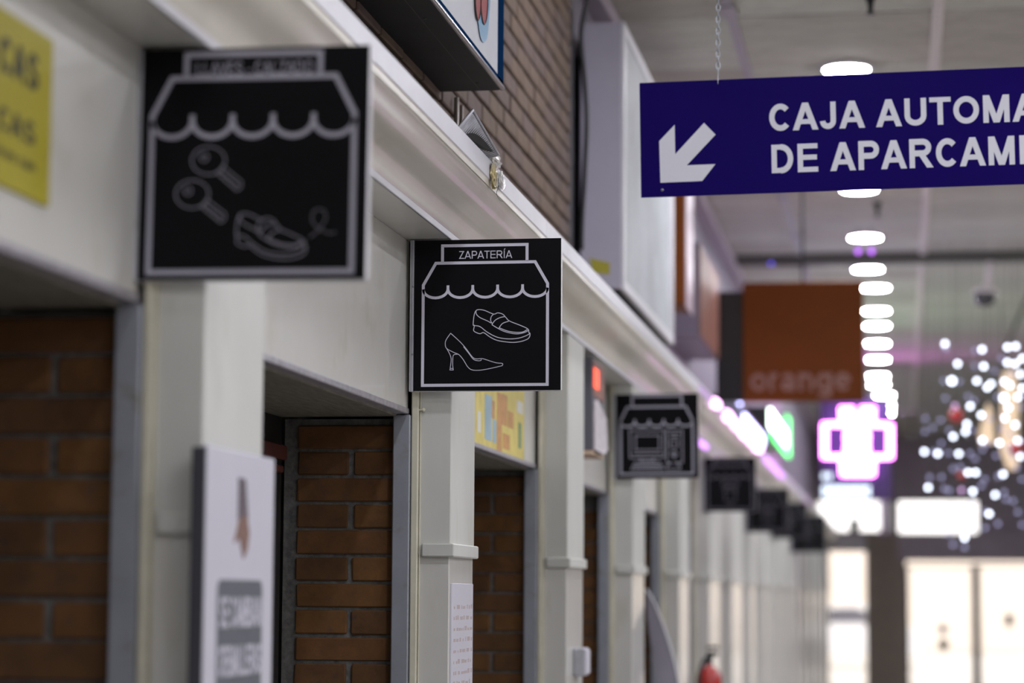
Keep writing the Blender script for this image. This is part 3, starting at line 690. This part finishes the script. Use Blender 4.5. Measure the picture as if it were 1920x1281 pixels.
def blob(cx, cy, rx, ry, k=20): return [(cx+rx*math.cos(2*math.pi*t/k), cy+ry*math.sin(2*math.pi*t/k)) for t in range(k)]
part('blue_shadow', MB().prism([pX(x, y, XB+.001) for x, y in sp([(896,-60),(893,10),(896,35),(899,60),(903,76),(909,79),(914,66),(917,30),(919,-10),(915,-60)], 3)], (.0006, 0, 0)), bluep, lbx, label='light blue letter shadow')
for cx, rx, ry, cy in ((896.5, 5.5, 44, -6), (908, 6.5, 48, -2)):
    part('red_letter', MB().prism([pX(x, y, XB+.002) for x, y in blob(cx, cy, rx, ry)], (.0006, 0, 0)), redp, lbx)
    part('letter_outline', MB().tube([pX(x, y, XB+.003) for x, y in blob(cx, cy, rx, ry)], .0022, 5, True), ink, lbx)
part('seam', MB().box(XB-.072, XB-.070, 3.6, yb1-.002, zb0-.001, zb0+.001), ink, lbx)
for yy in (yb1-.12, yb1-.95, yb1-1.7, yb1-2.4):
    part('screw', MB().lathe((XB-.06, yy, zb0-.003), [(.003, 0), (.006, .0015), (.006, .004)], 10), ink, lbx)

# conduits on the brick wall
Yq = YX(836, XW+.01)
top('conduit_pipe', MB().tube([(XW+.03, Yq, CZ+1.19), (XW+.03, Yq, zb0+.02)], .008, 10), mat('grey_conduit', (.25,.22,.20), .4, metal=.5), 'left one of the two thin grey pipes below the nearest lightbox', 'pipe', 'thin wall pipes', smooth=True)
top('conduit_pipe', MB().tube([(XW+.025, Yq+.12, CZ+1.19), (XW+.025, Yq+.12, zb0+.02)], .006, 10), MATS['grey_conduit'], 'right one of the two thin grey pipes below the nearest lightbox', 'pipe', 'thin wall pipes', smooth=True)

# ribbed metal plate and tape wad on cornice edge
Bp = pY(887, 207, 6.08); Cp = pY(935, 290, 6.44); Ap = Vector((-1.125, 6.06, CZ+1.193)); Dp = Vector((-1.118, 6.44, CZ+1.193))
rp_ = empty('ribbed_plate', Ap, 'ribbed grey metal plate sticking out over the cornice edge', 'plate')
part('plate', MB().prism([Ap, Bp, Cp, Dp], (-.002, 0, .006)), ribd, rp_)
mb = MB(); N = 26
for k in range(N):
    t0 = (k+.12)/N; t1 = (k+.58)/N
    p0, p1 = Ap.lerp(Dp, t0), Bp.lerp(Cp, t0); p2, p3 = Bp.lerp(Cp, t1), Ap.lerp(Dp, t1); p1 = p0.lerp(p1, .94); p2 = p3.lerp(p2, .94)
    mb.prism([p0, p1, p2, p3], (.001, 0, -.006))
part('ribs', mb, ribm, rp_, kind='stuff', label='fine pressed ribs')
part('rim', MB().tube([Ap, Bp, Cp, Dp], .0035, 6), ribm, rp_)
def crumple(c, r, n1=14, n2=9, seed=1, sq=(1,1,1)):
    rnd = random.Random(seed); mb = MB(); 
    for i in range(n2+1):
        th = math.pi*i/n2
        for k in range(n1):
            an = 2*math.pi*k/n1; q = r*(1+rnd.uniform(-.35, .35))
            mb.v.append((c[0]+q*sq[0]*math.sin(th)*math.cos(an), c[1]+q*sq[1]*math.sin(th)*math.sin(an), c[2]+q*sq[2]*math.cos(th)))
    for i in range(n2):
        for k in range(n1): mb.f.append((i*n1+k, i*n1+(k+1) % n1, (i+1)*n1+(k+1) % n1, (i+1)*n1+k))
    return mb
cw = pX(926, 303, -1.10); tw = empty('tape_wad', cw, 'crumpled clear tape stuck on the cornice edge under the ribbed plate', 'tape')
part('wad', crumple(cw, .026, 18, 12, 3, (.7, 1.5, .8)), plastic, tw)
part('tail', crumple(pX(926, 330, -1.092), .027, 14, 10, 5, (.3, 1.2, 1.15)), plasticy, tw, label='yellowed tape tail')
part('film', crumple(pX(941, 338, -1.092), .022, 14, 8, 9, (.25, 1.9, 1.0)), plastic, tw)
part('thread', MB().tube(sp([pX(932, 325, -1.07), pX(930, 352, -1.085), pX(936, 348, -1.08), pX(931, 362, -1.09), pX(936, 374, -1.092), pX(942, 378, -1.095)], 5), .0007, 5), ink, tw)
# dirt flecks: scratches near it stay in the material

# black cable down the wall end
cp = [(1094,-40),(1088,2),(1078,50),(1077,90),(1083,150),(1087,230),(1083,330),(1078,420),(1077,468)]
top('black_cable', MB().tube(sp([tuple(pY(x, y, 10.32)+Vector((.03,0,0))) for x, y in cp], 5), .011, 8), cable, 'black cable hanging down between the brick wall and the pale case', 'cable', smooth=True)

# pale poster case
XC = -1.216; yA0 = YX(1165, XC); yA1 = YX(1260, XC); z0_ = CZ+1.36; z1_ = CZ+2.58
pcx = empty('poster_case', (XC-.1, yA0, z0_), 'large pale lilac poster case with glossy cover above the cornice', 'case')
part('casing', MB().bbox(-1.405, XC-.003, yA0, yA1, z0_+.004, z1_, .006), palebox, pcx)
fr = MB().bbox(XC-.004, XC+.012, yA0, yA1, z0_, z0_+.05, .004).bbox(XC-.004, XC+.012, yA0, yA1, z1_-.05, z1_, .004).bbox(XC-.004, XC+.012, yA0, yA0+.06, z0_+.04, z1_-.04, .004).bbox(XC-.004, XC+.012, yA1-.22, yA1, z0_+.04, z1_-.04, .004)
part('frame', fr, white_s, pcx)
part('wall_mount', MB().box(-1.462, -1.404, yA0+.25, yA1-.25, z0_+.1, z1_-.1), blackm, pcx)
part('frame_groove', MB().box(XC+.0115, XC+.013, yA1-.12, yA1-.10, z0_+.05, z1_-.05).box(XC+.0115, XC+.013, yA1-.17, yA1-.155, z0_+.05, z1_-.05), greybox, pcx)
part('cover', MB().box(XC-.004, XC+.004, yA0+.06, yA1-.22, z0_+.05, z1_-.05), glassy, pcx, label='glossy poster cover')
part('underside', MB().box(-1.40, XC-.01, yA0+.01, yA1-.01, z0_-.002, z0_+.004), lb_dark, pcx, label='dark underside')
q = [(1106,484),(1144,493),(1143,515),(1112,511)]
part('sticker', MB().prism([pY(x, y, yA0-.001) for x, y in q], (0, -.002, 0)), tape, pcx, label='yellow green sticker')

# orange box, salmon panel on the far upper wall
Yo = 14.0; xo = pY(1285, 500, Yo).x; zo = pY(1280, 570, Yo).z
ob = empty('orange_box_sign', (xo-.1, Yo, zo), 'narrow orange box sign with pale pink face, right of the poster case', 'lightbox')
part('casing', MB().bbox(-1.459, xo, Yo, Yo+.45, zo, CZ+2.72, .006), orangem, ob)
part('face', MB().bbox(xo, xo+.008, Yo+.01, Yo+.46, zo-.02, CZ+2.72, .003), pinkish, ob, label='pale pink front face')
XS = -1.26; ys0, ys1 = YX(1312, XS), YX(1347, XS); zs0 = CZ+1.66
sb_ = empty('salmon_box_sign', (XS-.1, ys0, zs0), 'blurred salmon coloured wall sign between orange box and orange square sign', 'lightbox')
part('casing', MB().bbox(-1.459, XS, ys0, ys1, zs0, CZ+2.27, .006), wallup, sb_)
part('face', MB().bbox(XS, XS+.008, ys0, ys1, zs0+.01, CZ+2.26, .003), salmon, sb_)

# big orange projecting sign
osg, wo, ho = frame_obj('orange_square_sign', [(1393, 530), (1619, 527), (1619, 751), (1393, 753)], 17.0, 'big orange square hanging sign with pale lettering, left of the ceiling lamps')
lpart('panel', MB().bbox(-wo/2, wo/2, 0, .12, -ho/2, ho/2, .004), orangem, osg)
palet = mat('pale_orange_letters', (0.33, 0.17, 0.14), .5)
lpart('lettering', text_mb('orange', -wo/2+.055*wo, -wo/2+.90*wo, -ho/2+.085*ho, -ho/2+.235*ho, -.004, .004, .24), palet, osg)
lpart('mount', MB().bbox(-wo/2-.19, -wo/2-.002, .01, .11, -ho/2, ho/2-.06, .004), blackm, osg, label='black side mount')
lpart('support_rod', MB().tube([(.0, .06, ho/2-.01), (.0, .06, CEIL-pY(1506, 640, 17).z-.02)], .01, 8), blackm, osg)

# ------------------------------------------------------------------ lit signs far down
vs = empty('violet_led_strip', (-1.02, 12.6, CZ+1.07), 'violet pink light strip along the cornice edge below the orange sign', 'light')
part('strip', MB().tube([(-1.092, 13.4, CZ+1.157), (-1.092, 19.6, CZ+1.157)], .008, 6), e_vdim, vs, True)
for k, (yy, ll) in enumerate(((14.3, .25), (15.3, .3), (16.0, .5), (16.8, .6), (17.7, .5), (18.5, .4))):
    part('light_module', MB().tube([(-1.082, yy, CZ+1.152), (-1.082, yy+ll, CZ+1.152)], [.026+.006*(k % 2)]*2, 8), e_vmod, vs, True)
for (y0, y1, z) in ((19.9, 22.8, 1.13),):
    top('violet_led_strip', MB().tube([(-1.09, y0, CZ+z), (-1.09, y1, CZ+z)], .02, 8), e_violet, 'dimmer violet light strip on the cornice above the third dark sign', 'light')
top('violet_led_strip', MB().tube([(XP+.012, 14.7, CZ+.935), (XP+.012, 15.15, CZ+.935)], .018, 8), e_violet, 'short violet light under the cornice beside the computer sign', 'light')
XN = -1.2
def lit(name, q, X, label, mf, me_, parts=None):
    y0 = YX(q[0], X); y1 = YX(q[1], X); z1 = (VY-q[2])/(VX-q[0])*-X+CZ; z0 = (VY-q[3])/(VX-q[1])*-X+CZ
    e = empty(name, (X, y0, z0), label, 'sign')
    part('casing', MB().bbox(-1.459, X, y0, y1, z0, z1, .01), mf, e)
    return e, y0, y1, z0, z1
e, y0, y1, z0, z1 = lit('blue_lit_sign', (1376, 1432, 735, 812), XN, 'blue white glowing sign left of the green one', blackm, e_blue)
part('glowing_bar', MB().bbox(XN, XN+.02, y0+.1, y0+.65, z0+.03, z1-.03, .008), e_blue, e)
part('glowing_panel', MB().bbox(XN, XN+.02, y0+1.1, y1-.15, z0-.02, z1-.15, .008), e_blue, e)
e, y0, y1, z0, z1 = lit('green_lit_sign', (1443, 1475, 757, 850), XN, 'green and white glowing sign below the orange square sign', blackm, e_green)
part('glowing_panel', MB().bbox(XN, XN+.02, y0+.02, y1-.1, z0+.06, z1-.02, .008), e_gwhite, e)
part('green_edge', MB().bbox(XN, XN+.024, y1-.1, y1+.5, z0-.01, z1+.16, .008).bbox(XN, XN+.03, y0+.5, y1, z0-.02, z0+.05, .008), e_green, e, label='green glowing edge')

# magenta cross sign
Yk = 30.0
def P30(x, y): p = pY(x, y, Yk); return p
cc = P30(1607, 826)
cs = empty('magenta_cross_sign', (cc.x, Yk, P30(1607, 940).z), 'glowing white and magenta cross sign in the middle of the aisle', 'sign')
part('backboard', MB().bbox(P30(1532, 0).x, P30(1662, 0).x, Yk+.02, Yk+.10, P30(0, 938).z, P30(0, 757).z, .01), purplem, cs, label='dark violet backboard')
def tubes(name, polys, r, m_, closed=True):
    for poly in polys: part(name, MB().tube([P30(x, y) for x, y in poly], r, 8, closed), m_, cs, True)
tubes('light_tube', [[(1579,766),(1596,766),(1596,795),(1607,803),(1618,795),(1618,766),(1636,766),(1636,796),(1669,798),(1669,857),(1637,857),(1637,888),(1579,888),(1579,857),(1546,857),(1546,796),(1579,796)]], .032, e_mag)
tubes('light_tube', [[(1590,806),(1624,806),(1624,876),(1590,876)], [(1600,800),(1614,800),(1614,868),(1600,868)]], .036, e_mag)
tubes('light_tube', [[(1584,820),(1630,820)], [(1584,842),(1630,842)], [(1586,878),(1630,878)]], .036, e_mag, False)
mb = MB()
for (x0, x1, y) in ((1546, 1560, 893), (1546, 1632, 916), (1546, 1632, 927)):
    x = x0
    while x < x1: 
        p_ = P30(x, y); mb.box(p_.x-.022, p_.x+.022, Yk, Yk+.02, p_.z-.03, p_.z+.03); x += 9
part('white_leds', mb, e_cool, cs, kind='stuff', label='rows of small white lights')
part('hanger', MB().tube([(cc.x, Yk+.06, P30(0, 760).z), (cc.x, Yk+.06, CEIL-.01)], .015, 8), blackm, cs)

# ------------------------------------------------------------------ hanging blue sign
Yn = 7.4
o, w, h = frame_obj('hanging_sign', [(1197, 155.5), (1917, 125.5), (1923, 345), (1204, 371)], Yn, 'blue hanging sign reading CAJA AUTOMÁTICA DE APARCAMIENTO with a white arrow', 'sign')
# the sign goes on beyond the frame; local x of its left end is -w/2
XL = -w/2; XE = XL + 1.95
lpart('sheet', MB().bbox(XL, XE, 0, .005, -h/2, h/2, .001), navy, o)
def mn(x, y):
    # crop pixels (1180..1920 x 0..520 at 2.4635) to local sheet coordinates
    px = 1180+x/2.4635; py = y/2.4635; t = (px-1200)/720.0
    top_ = 155.5-30*t; s_ = (py-top_)/(215.5+2*t if False else 215.8); xl = 1197+7*s_
    return (XL+(px-xl)/719.5*w, h/2-s_*h)
arrow = [(140,653),(212,577),(217,713),(350,568),(405,622),(272,764),(406,758),(345,836),(149,845)]
lpart('arrow', MB().prism([(mn(x,y)[0], -.0012, mn(x,y)[1]) for x, y in arrow], (0, .0015, 0)), lett, o, label='white arrow pointing down left')
a0 = mn(658, 607); a1 = mn(1822, 440)
# lettering fitted: CAJA AUTOMA.. spans the visible part; cap height from the photograph
capz0, capz1 = mn(780, 601)[1], mn(845, 473)[1]
xA = mn(656, 540)[0]
l1 = text_mb('CAJA AUTOMÁTICA', mn(646, 540)[0], mn(1770, 560)[0], capz0, capz1, -.0012, .0015, .205, prefix='CAJA AUTOM')
l2z0, l2z1 = mn(680, 798)[1], mn(680, 668)[1]
l2 = text_mb('DE APARCAMIENTO', mn(657, 730)[0], mn(1792, 700)[0], l2z0, l2z1, -.0012, .0015, .205, prefix='DE APARCAM')
L1 = lpart('lettering', l1, lett, o); L2 = lpart('lettering', l2, lett, o)
def links(x, name):
    mb = MB(); z = h/2-.012; up = CEIL-o.matrix_world.translation.z-.02; i = 0
    mb.tube([(x, -.006, h/2-.014), (x, -.006, h/2+.014), (x, .008, h/2+.014), (x, .008, h/2-.014)], .0014, 6, True)
    z = h/2+.016
    while z < up:
        pts = []
        for t in range(8):
            an = 2*math.pi*t/8; r1 = .0062*math.cos(an); r2 = .0125*math.sin(an)
            pts.append((x+(r1 if i % 2 else 0)+(z-h/2)*.022, (0 if i % 2 else r1), z+.009+r2))
        mb.tube(pts, .0022, 5, True); z += .0185; i += 1
    lpart(name, mb, chainm, o)
xch = mn(413, 380)[0]
links(xch, 'chain'); links(XE-.20, 'chain')
for (x, y) in ((158, 878),):
    u_, v_ = mn(x, y); lpart('bolt', MB().lathe((u_, -.003, v_), [(.002, 0), (.0045, .001), (.005, .003)], 12, 'y'), screwm, o, True)

# ------------------------------------------------------------------ ceiling lamps
def lamp(x, y, lab, grp='round ceiling lamps'):
    l = empty('ceiling_lamp', (x, y, CEIL-.02), lab, 'lamp', grp)
    part('trim_ring', MB().lathe((x, y, CEIL-.028), [(.118, .0), (.145, .004), (.148, .02), (.14, .026)], 28), white_s, l, True)
    part('diffuser', MB().lathe((x, y, CEIL-.033), [(.10, .0), (.122, .003), (.122, .006)], 28), e_lamp, l, True)
rows = [(1587, 132, 'round ceiling lamp just above the blue hanging sign'), (1611, 357, 'round ceiling lamp peeking out under the blue hanging sign'), (1622, 447, 'first full round ceiling lamp below the blue sign'), (1627, 506, 'second full round ceiling lamp below the blue sign'),
        (1641, 541, 'round ceiling lamp right of the top corner of the orange sign'), (1643, 584, None), (1644, 612, None), (1645, 645, None), (1646, 675, None), (1646, 706, None), (1647, 722, None), (1658, 742, None), (1658, 760, None), (1660, 775, None)]
for ir, (x, y, lb_) in enumerate(rows):
    p = pZ(x, y, CEIL-.03); lamp(p.x, p.y, lb_ or ['third', 'fourth', 'fifth', 'sixth', 'seventh', 'eighth', 'ninth', 'tenth', 'eleventh', 'last'][ir-4] + ' blurred ceiling lamp down the line right of the orange sign')
for (x, y) in [(-.3, 9.0), (-.3, 4.6), (-.3, .4), (-.3, -3.6)] + [(2.2, -5+2.6*k) for k in range(12)] + [(4.2, -5+2.6*k) for k in range(12)] + [(6.0, -5+2.6*k) for k in range(12)]:  # side rows are unseen fill lamps, added to brighten the aisle faces
    lamp(x, y, 'unseen round ceiling lamp added out of view to light the hall')

# sprinklers, camera, small ceiling things
def sprinkler(px, py, ln, lab):
    p = pZ(px, py, CEIL); s = empty('sprinkler', (p.x, p.y, CEIL-ln), lab, 'sprinkler', 'sprinkler heads')
    part('stem', MB().lathe((p.x, p.y, CEIL-ln), [(.012, .0), (.014, ln*.4), (.02, ln*.6), (.03, ln-.012), (.035, ln-.006)], 14), blackm, s, True)
    part('deflector', MB().lathe((p.x, p.y, CEIL-ln-.004), [(.02, 0), (.024, .002), (.024, .005)], 16), blackm, s, True)
sprinkler(1632, -12, .10, 'dark sprinkler head at the top edge above the blue sign'); sprinkler(1645, 378, .11, 'dark sprinkler head just under the blue hanging sign')
pd_ = pZ(1852, 478, CEIL); zD = pY(1840, 548, pd_.y).z
dc = empty('dome_camera', (pd_.x, pd_.y, zD-.05), 'dome security camera on a pale bracket at the ceiling right', 'camera')
part('bracket', MB().tube([(pd_.x+.02, pd_.y, CEIL), (pd_.x+.02, pd_.y, CEIL-.12), (pd_.x-.01, pd_.y, zD+.03)], [.05, .035, .03], 12), stripm, dc, True)
part('cap', MB().lathe((pd_.x-.03, pd_.y, zD-.01), [(.11, 0), (.11, .02), (.05, .05), (.03, .07)], 20), stripm, dc, True)
part('dome', MB().lathe((pd_.x-.03, pd_.y, zD-.085), [(.01, -.04), (.06, -.028), (.09, .01), (.10, .075)], 20), mat('smoked_dome', (.01, .008, .012), .08, coat=1), dc, True)
p = pZ(1446, 490, CEIL-.04)
ind = empty('ceiling_unit', (p.x, p.y, CEIL-.06), 'black ceiling unit with a blue light above the orange sign', 'unit')
part('casing', MB().bbox(p.x+.03, p.x+.33, p.y-.05, p.y+.1, CEIL-.06, CEIL-.004, .006), blackm, ind)
part('blue_light', MB().lathe((p.x-.0, p.y-.02, CEIL-.07), [(.012, 0), (.022, .02), (.012, .04), (.01, .066)], 12), e_bdot, ind, True)
for k, x in enumerate((1609, 1634)):
    p = pY(x, 471, 19.0); e = empty('violet_spot', (p.x, p.y, p.z), 'small violet ceiling light, %s one under the first full lamp' % ('left' if k == 0 else 'right'), 'light', 'small violet ceiling lights')
    part('bulb', MB().lathe((p.x, p.y, p.z-.02), [(.008, 0), (.02, .01), (.02, .03), (.008, .04)], 12), mat('violet_bulb%d' % k, (0,0,0), .5, emit=2.2, ec=(.55, .15, 1)), e, True)
    part('stem', MB().tube([(p.x, p.y, p.z+.02), (p.x, p.y, CEIL-.003)], .004, 6), blackm, e)

# ------------------------------------------------------------------ hanging christmas lights
Yt = 20.0
bul = [(158,75,1),(162,105,0),(328,115,0),(370,108,1),(515,95,1),(562,90,1),(230,190,1),(328,203,0),(380,205,1),(515,183,1),(560,190,1),(150,288,0),(197,288,2),(240,292,0),(340,288,1),(400,325,1),(422,305,1),(497,293,1),(527,312,1),
 (160,388,0),(290,378,0),(325,400,0),(302,433,1),(495,385,2),(455,380,0),(215,432,3),(365,483,1),(415,505,0),(45,505,0),(43,577,0),(88,555,0),(133,512,0),(283,535,1),(275,578,1),(310,570,0),(182,570,0),(205,607,1),(137,645,0),(372,628,1),(398,645,0),
 (468,643,1),(520,675,0),(545,720,0),(40,693,1),(95,693,0),(117,703,1),(178,700,0),(237,705,1),(300,703,0),(330,733,0),(372,680,0),(450,717,0),(290,812,1),(333,812,1),(245,780,0),(138,838,0),(205,790,0),(70,840,0),(62,898,1),(155,905,0),(183,915,0),
 (253,913,3),(317,920,1),(365,888,0),(385,850,0),(445,940,1),(490,822,1),(462,835,0),(570,785,0),(598,850,0),(508,965,0),(548,975,0),(495,925,0),(575,1038,0),(410,1048,1),(385,1035,0),(460,1105,0),(387,1128,0),(600,1110,0),(270,1185,1),(205,1223,0),(290,1110,2),(303,995,0),(180,1165,0),(270,1240,0),
 (500,500,1),(575,630,1),(520,440,1),(560,540,1),(530,590,0),(480,560,0),(590,250,1),(600,330,1),(575,380,1),(540,250,0),(595,440,0),(590,720,1),(480,160,0),(440,230,0),(600,160,1)]
nstr = 13
xs = sorted(set())
strings = {}
for (x, y, k) in bul:
    sidx = int(x//46); strings.setdefault(sidx, []).append((x, y, k))
ballm = mat('red_bauble', (0.45, 0.008, 0.01), .2, coat=.6)
sph = {}
def ball(r, m_, nm):
    key_ = (r, m_.name)
    if key_ not in sph:
        prof_ = [(max(.0008, r*math.sin(math.pi*i/8)), -r*math.cos(math.pi*i/8)) for i in range(9)]
        sph[key_] = MB().lathe((0, 0, 0), prof_, 12).mesh(nm, m_, True)
    return sph[key_]
ORD = ['first', 'second', 'third', 'fourth', 'fifth', 'sixth', 'seventh', 'eighth', 'ninth', 'tenth', 'eleventh', 'twelfth', 'thirteenth', 'fourteenth', 'fifteenth']
for si, lst in enumerate([strings[k] for k in sorted(strings)]):
    xc = sum(v[0] for v in lst)/len(lst); yd = Yt + random.uniform(-.35, .35)
    tp = pY(1720+xc/3.05, 640, yd); base = Vector((tp.x, yd, CEIL-.01))
    low = min(pY(1720+x/3.05, 620+y/3.05, yd).z for x, y, k in lst)
    e = empty('light_string', (tp.x, yd, low), ORD[si] + ' string of white Christmas lights from the left, among those hanging at the right edge', 'light string', 'hanging Christmas light strings')
    pts = [base]
    for (x, y, k) in sorted(lst, key=lambda v: v[1]):
        p = pY(1720+x/3.05, 620+y/3.05, yd); pts.append(p+Vector((0, 0, .015)))
        b = link('bulb', ball(.017 if k != 2 else .024, {0: e_bulbd, 1: e_bulb, 2: e_bulb, 3: e_bulbp}[k], 'bulb'), e); b.location = p - wpos(e)
    part('wire', MB().tube(pts, .002, 5), wirem, e)
for (x, y) in ((1792, 780), (1905, 842), (1802, 893)):
    p = pY(x, y, Yt+{1792: .5, 1905: .6, 1802: .9}[x]); e = empty('red_bauble', (p.x, p.y, p.z-.05), 'blurred red bauble hanging among the lights, %s' % {1792: 'upper left one', 1905: 'one near the right edge', 1802: 'lowest small one'}[x], 'bauble', 'red baubles')
    b = link('ball', ball(.06 if x != 1802 else .035, ballm, 'ball'), e); b.location = p-wpos(e)
    part('cap', MB().lathe((p.x, p.y, p.z+.055), [(.012, 0), (.012, .012), (.006, .018)], 10), alu, e)
    part('thread', MB().tube([(p.x, p.y, p.z+.07), (p.x, p.y, CEIL-.01)], .0015, 5), wirem, e)
# made-up glowing shapes standing in for far lit windows behind
for (q, lab, sfx) in (([(1852,755),(1860,770),(1866,830),(1838,832),(1836,812)], 'warm beige glowing cone made up for a far lit window, among the hanging lights', 'a'), ([(1880,700),(1904,690),(1910,760),(1908,880),(1890,880),(1876,840)], 'tall warm glowing shape made up for a far lit window, near the right edge', 'b')):
    pp = [pY(x, y, 24.0) for x, y in q]; e = empty('window_glow_shape', (pp[0].x, 24, min(p.z for p in pp)), lab, 'glow', 'warm made-up window glows')
    part('glow_shape', MB().prism(pp, (0, .12, 0)), e_warm, e)
    part('wire', MB().tube([(pp[0].x, 24.06, pp[0].z), (pp[0].x, 24.06, CEIL-.01)], .003, 5), wirem, e)

# ------------------------------------------------------------------ end wall, windows, doors
def EX(px): return pY(px, 1122, YE).x
def EZ(py): return pY(1700, py, YE).z
def wb(mb, x0, x1, y0, y1, d0=0, d1=.15): return mb.box(EX(x0), EX(x1), YE+d0, YE+d1, max(EZ(y1), 0), min(EZ(y0), CEIL))
mb = MB()
wb(mb, 1400, 3000, 600, 938)
wb(mb, 1838, 3000, 938, 1002); wb(mb, 1667, 1684, 936, 1002); wb(mb, 1400, 1500, 936, 1400)
top('wall_end', mb, headm, 'dark end wall of the hall around the bright openings', 'wall', kind='structure')
mb = MB(); wb(mb, 1626, 1700, 1001, 1400, -.1, .2)
top('pillar', mb, pierm, 'brown grey pillar between the window and the doors', 'pillar', kind='structure')
mb = MB(); wb(mb, 1684, 3000, 1000, 1052, -.25, .2); wb(mb, 1500, 1684, 996, 1004, -.05, .2)
top('trim_7', mb, headm, 'dark header beam above the glass doors', 'beam', kind='structure')
def framed(name, x0, x1, y0, y1, lab, cat, bars=()):
    e = empty(name, (EX((x0+x1)/2), YE+.05, max(0, EZ(y1))), lab, cat, kind='structure')
    t = 2.2
    m1_ = MB(); wb(m1_, x0-t, x0+t, y0, y1, 0, .08); wb(m1_, x1-t, x1+t, y0, y1, 0, .08); wb(m1_, x0, x1, y0-t, y0+t, 0, .08)
    for b in bars: wb(m1_, x0, x1, b-1.5, b+1.5, 0, .08)
    part('frame', m1_, framem, e)
    g = MB(); wb(g, x0, x1, y0, y1, .03, .036); part('pane', g, glassm, e)
    return e
framed('window_1', 1500, 1667, 938, 997, 'bright transom window left above the end opening', 'window')
framed('window_2', 1684, 1837, 938, 1000, 'bright transom window right, over the glass doors', 'window')
w_ = framed('window_3', 1514, 1626, 1000, 1400, 'bright full height window left of the brown pillar', 'window', (1147,))
g = MB(); wb(g, 1516, 1625, 1002, 1035, -.02, .02); part('blind', g, white_s, w_, label='pale grey roller blind at the top')
d_ = framed('door_9', 1702, 1824, 1063, 1400, 'left leaf of the bright glass entrance doors', 'door')
pp = pY(1768, 1180, YE); part('handle_plate', MB().lathe((pp.x, YE-.02, pp.z), [(.085, 0), (.085, .02)], 16, 'y'), mat('violet_plate', (.2,.14,.26), .5), d_)
pp = pY(1769, 1209, YE); part('lock', MB().lathe((pp.x, YE-.02, pp.z), [(.10, 0), (.10, .03)], 16, 'y'), ink, d_, label='dark round lock')
d_ = framed('door_10', 1836, 1960, 1061, 1400, 'right leaf of the bright glass entrance doors', 'door')
pp = pY(1892, 1163, YE); part('handle_plate', MB().bbox(pp.x-.07, pp.x+.07, YE-.03, YE, pp.z-.11, pp.z+.11, .01), greybox, d_)
mb = MB(); wb(mb, 1822, 1838, 1058, 1400, -.03, .1)
top('trim_8', mb, framem, 'grey upright mullion between the two glass door leaves', 'mullion', kind='structure')
mb = MB(); wb(mb, 1960, 3000, 1050, 1400, 0, .15); top('wall_end_side', mb, headm, 'dark end wall right of the doors', 'wall', kind='structure')
mb = MB(); wb(mb, 1700, 1705, 1050, 1400, -.1, .1); 
# violet post and little dark camera before the transoms
p = pY(1656, 968, 38); e = empty('violet_post', (p.x, 38, p.z-.35), 'violet tinted upright pole in front of the left transom', 'light')  # plain violet pole, gives no light
part('tube', MB().tube([(p.x, 38, p.z-.3), (p.x, 38, CEIL-.02)], .05, 10), mat('violet_tube', (.55, .35, .68), .5), e, True)
p = pY(1602, 985, 38); top('black_speaker', MB().bbox(p.x-.08, p.x+.08, 38, 38.15, p.z-.09, p.z+.10, .02).box(p.x-.01, p.x+.01, 38.05, 38.07, p.z, CEIL), blackm, 'small black box hanging in front of the left transom', 'speaker')

# outdoors
top('street', MB().box(-30, 40, YE+.2, 120, -.12, -.02), mat('outdoor_paving', (.6, .55, .5), .9), 'pale paving outside the doors', 'paving', kind='structure')
top('building', MB().box(-30, 40, 75, 76, 0, 3.4), beigeb, 'pale beige building across the street', 'building')
cx_ = pY(1570, 1200, 58).x
cr = empty('parked_car', (cx_, 58, 0), 'white parked car outside the left window', 'car')
body = [(-1.9,.35),(-1.95,.7),(-1.5,.95),(-1.0,1.0),(-.55,1.42),(.6,1.45),(1.15,1.02),(1.85,.9),(1.95,.5),(1.9,.3)]
part('body', MB().prism([(cx_+x, 57.2, z) for x, z in body], (0, 1.6, 0)), carm, cr)
part('side_window', MB().prism([(cx_+x, 57.19, z) for x, z in [(-.9,1.0),(-.5,1.35),(.5,1.37),(.95,1.02)]], (0, .01, 0)), greybox, cr)
for x in (-1.2, 1.2): part('wheel', MB().lathe((cx_+x, 57.15, .33), [(.2, 0), (.33, .02), (.33, .2)], 20, 'y'), blackm, cr)

for o in bpy.data.objects:
    if '_l' in o: del o['_l']
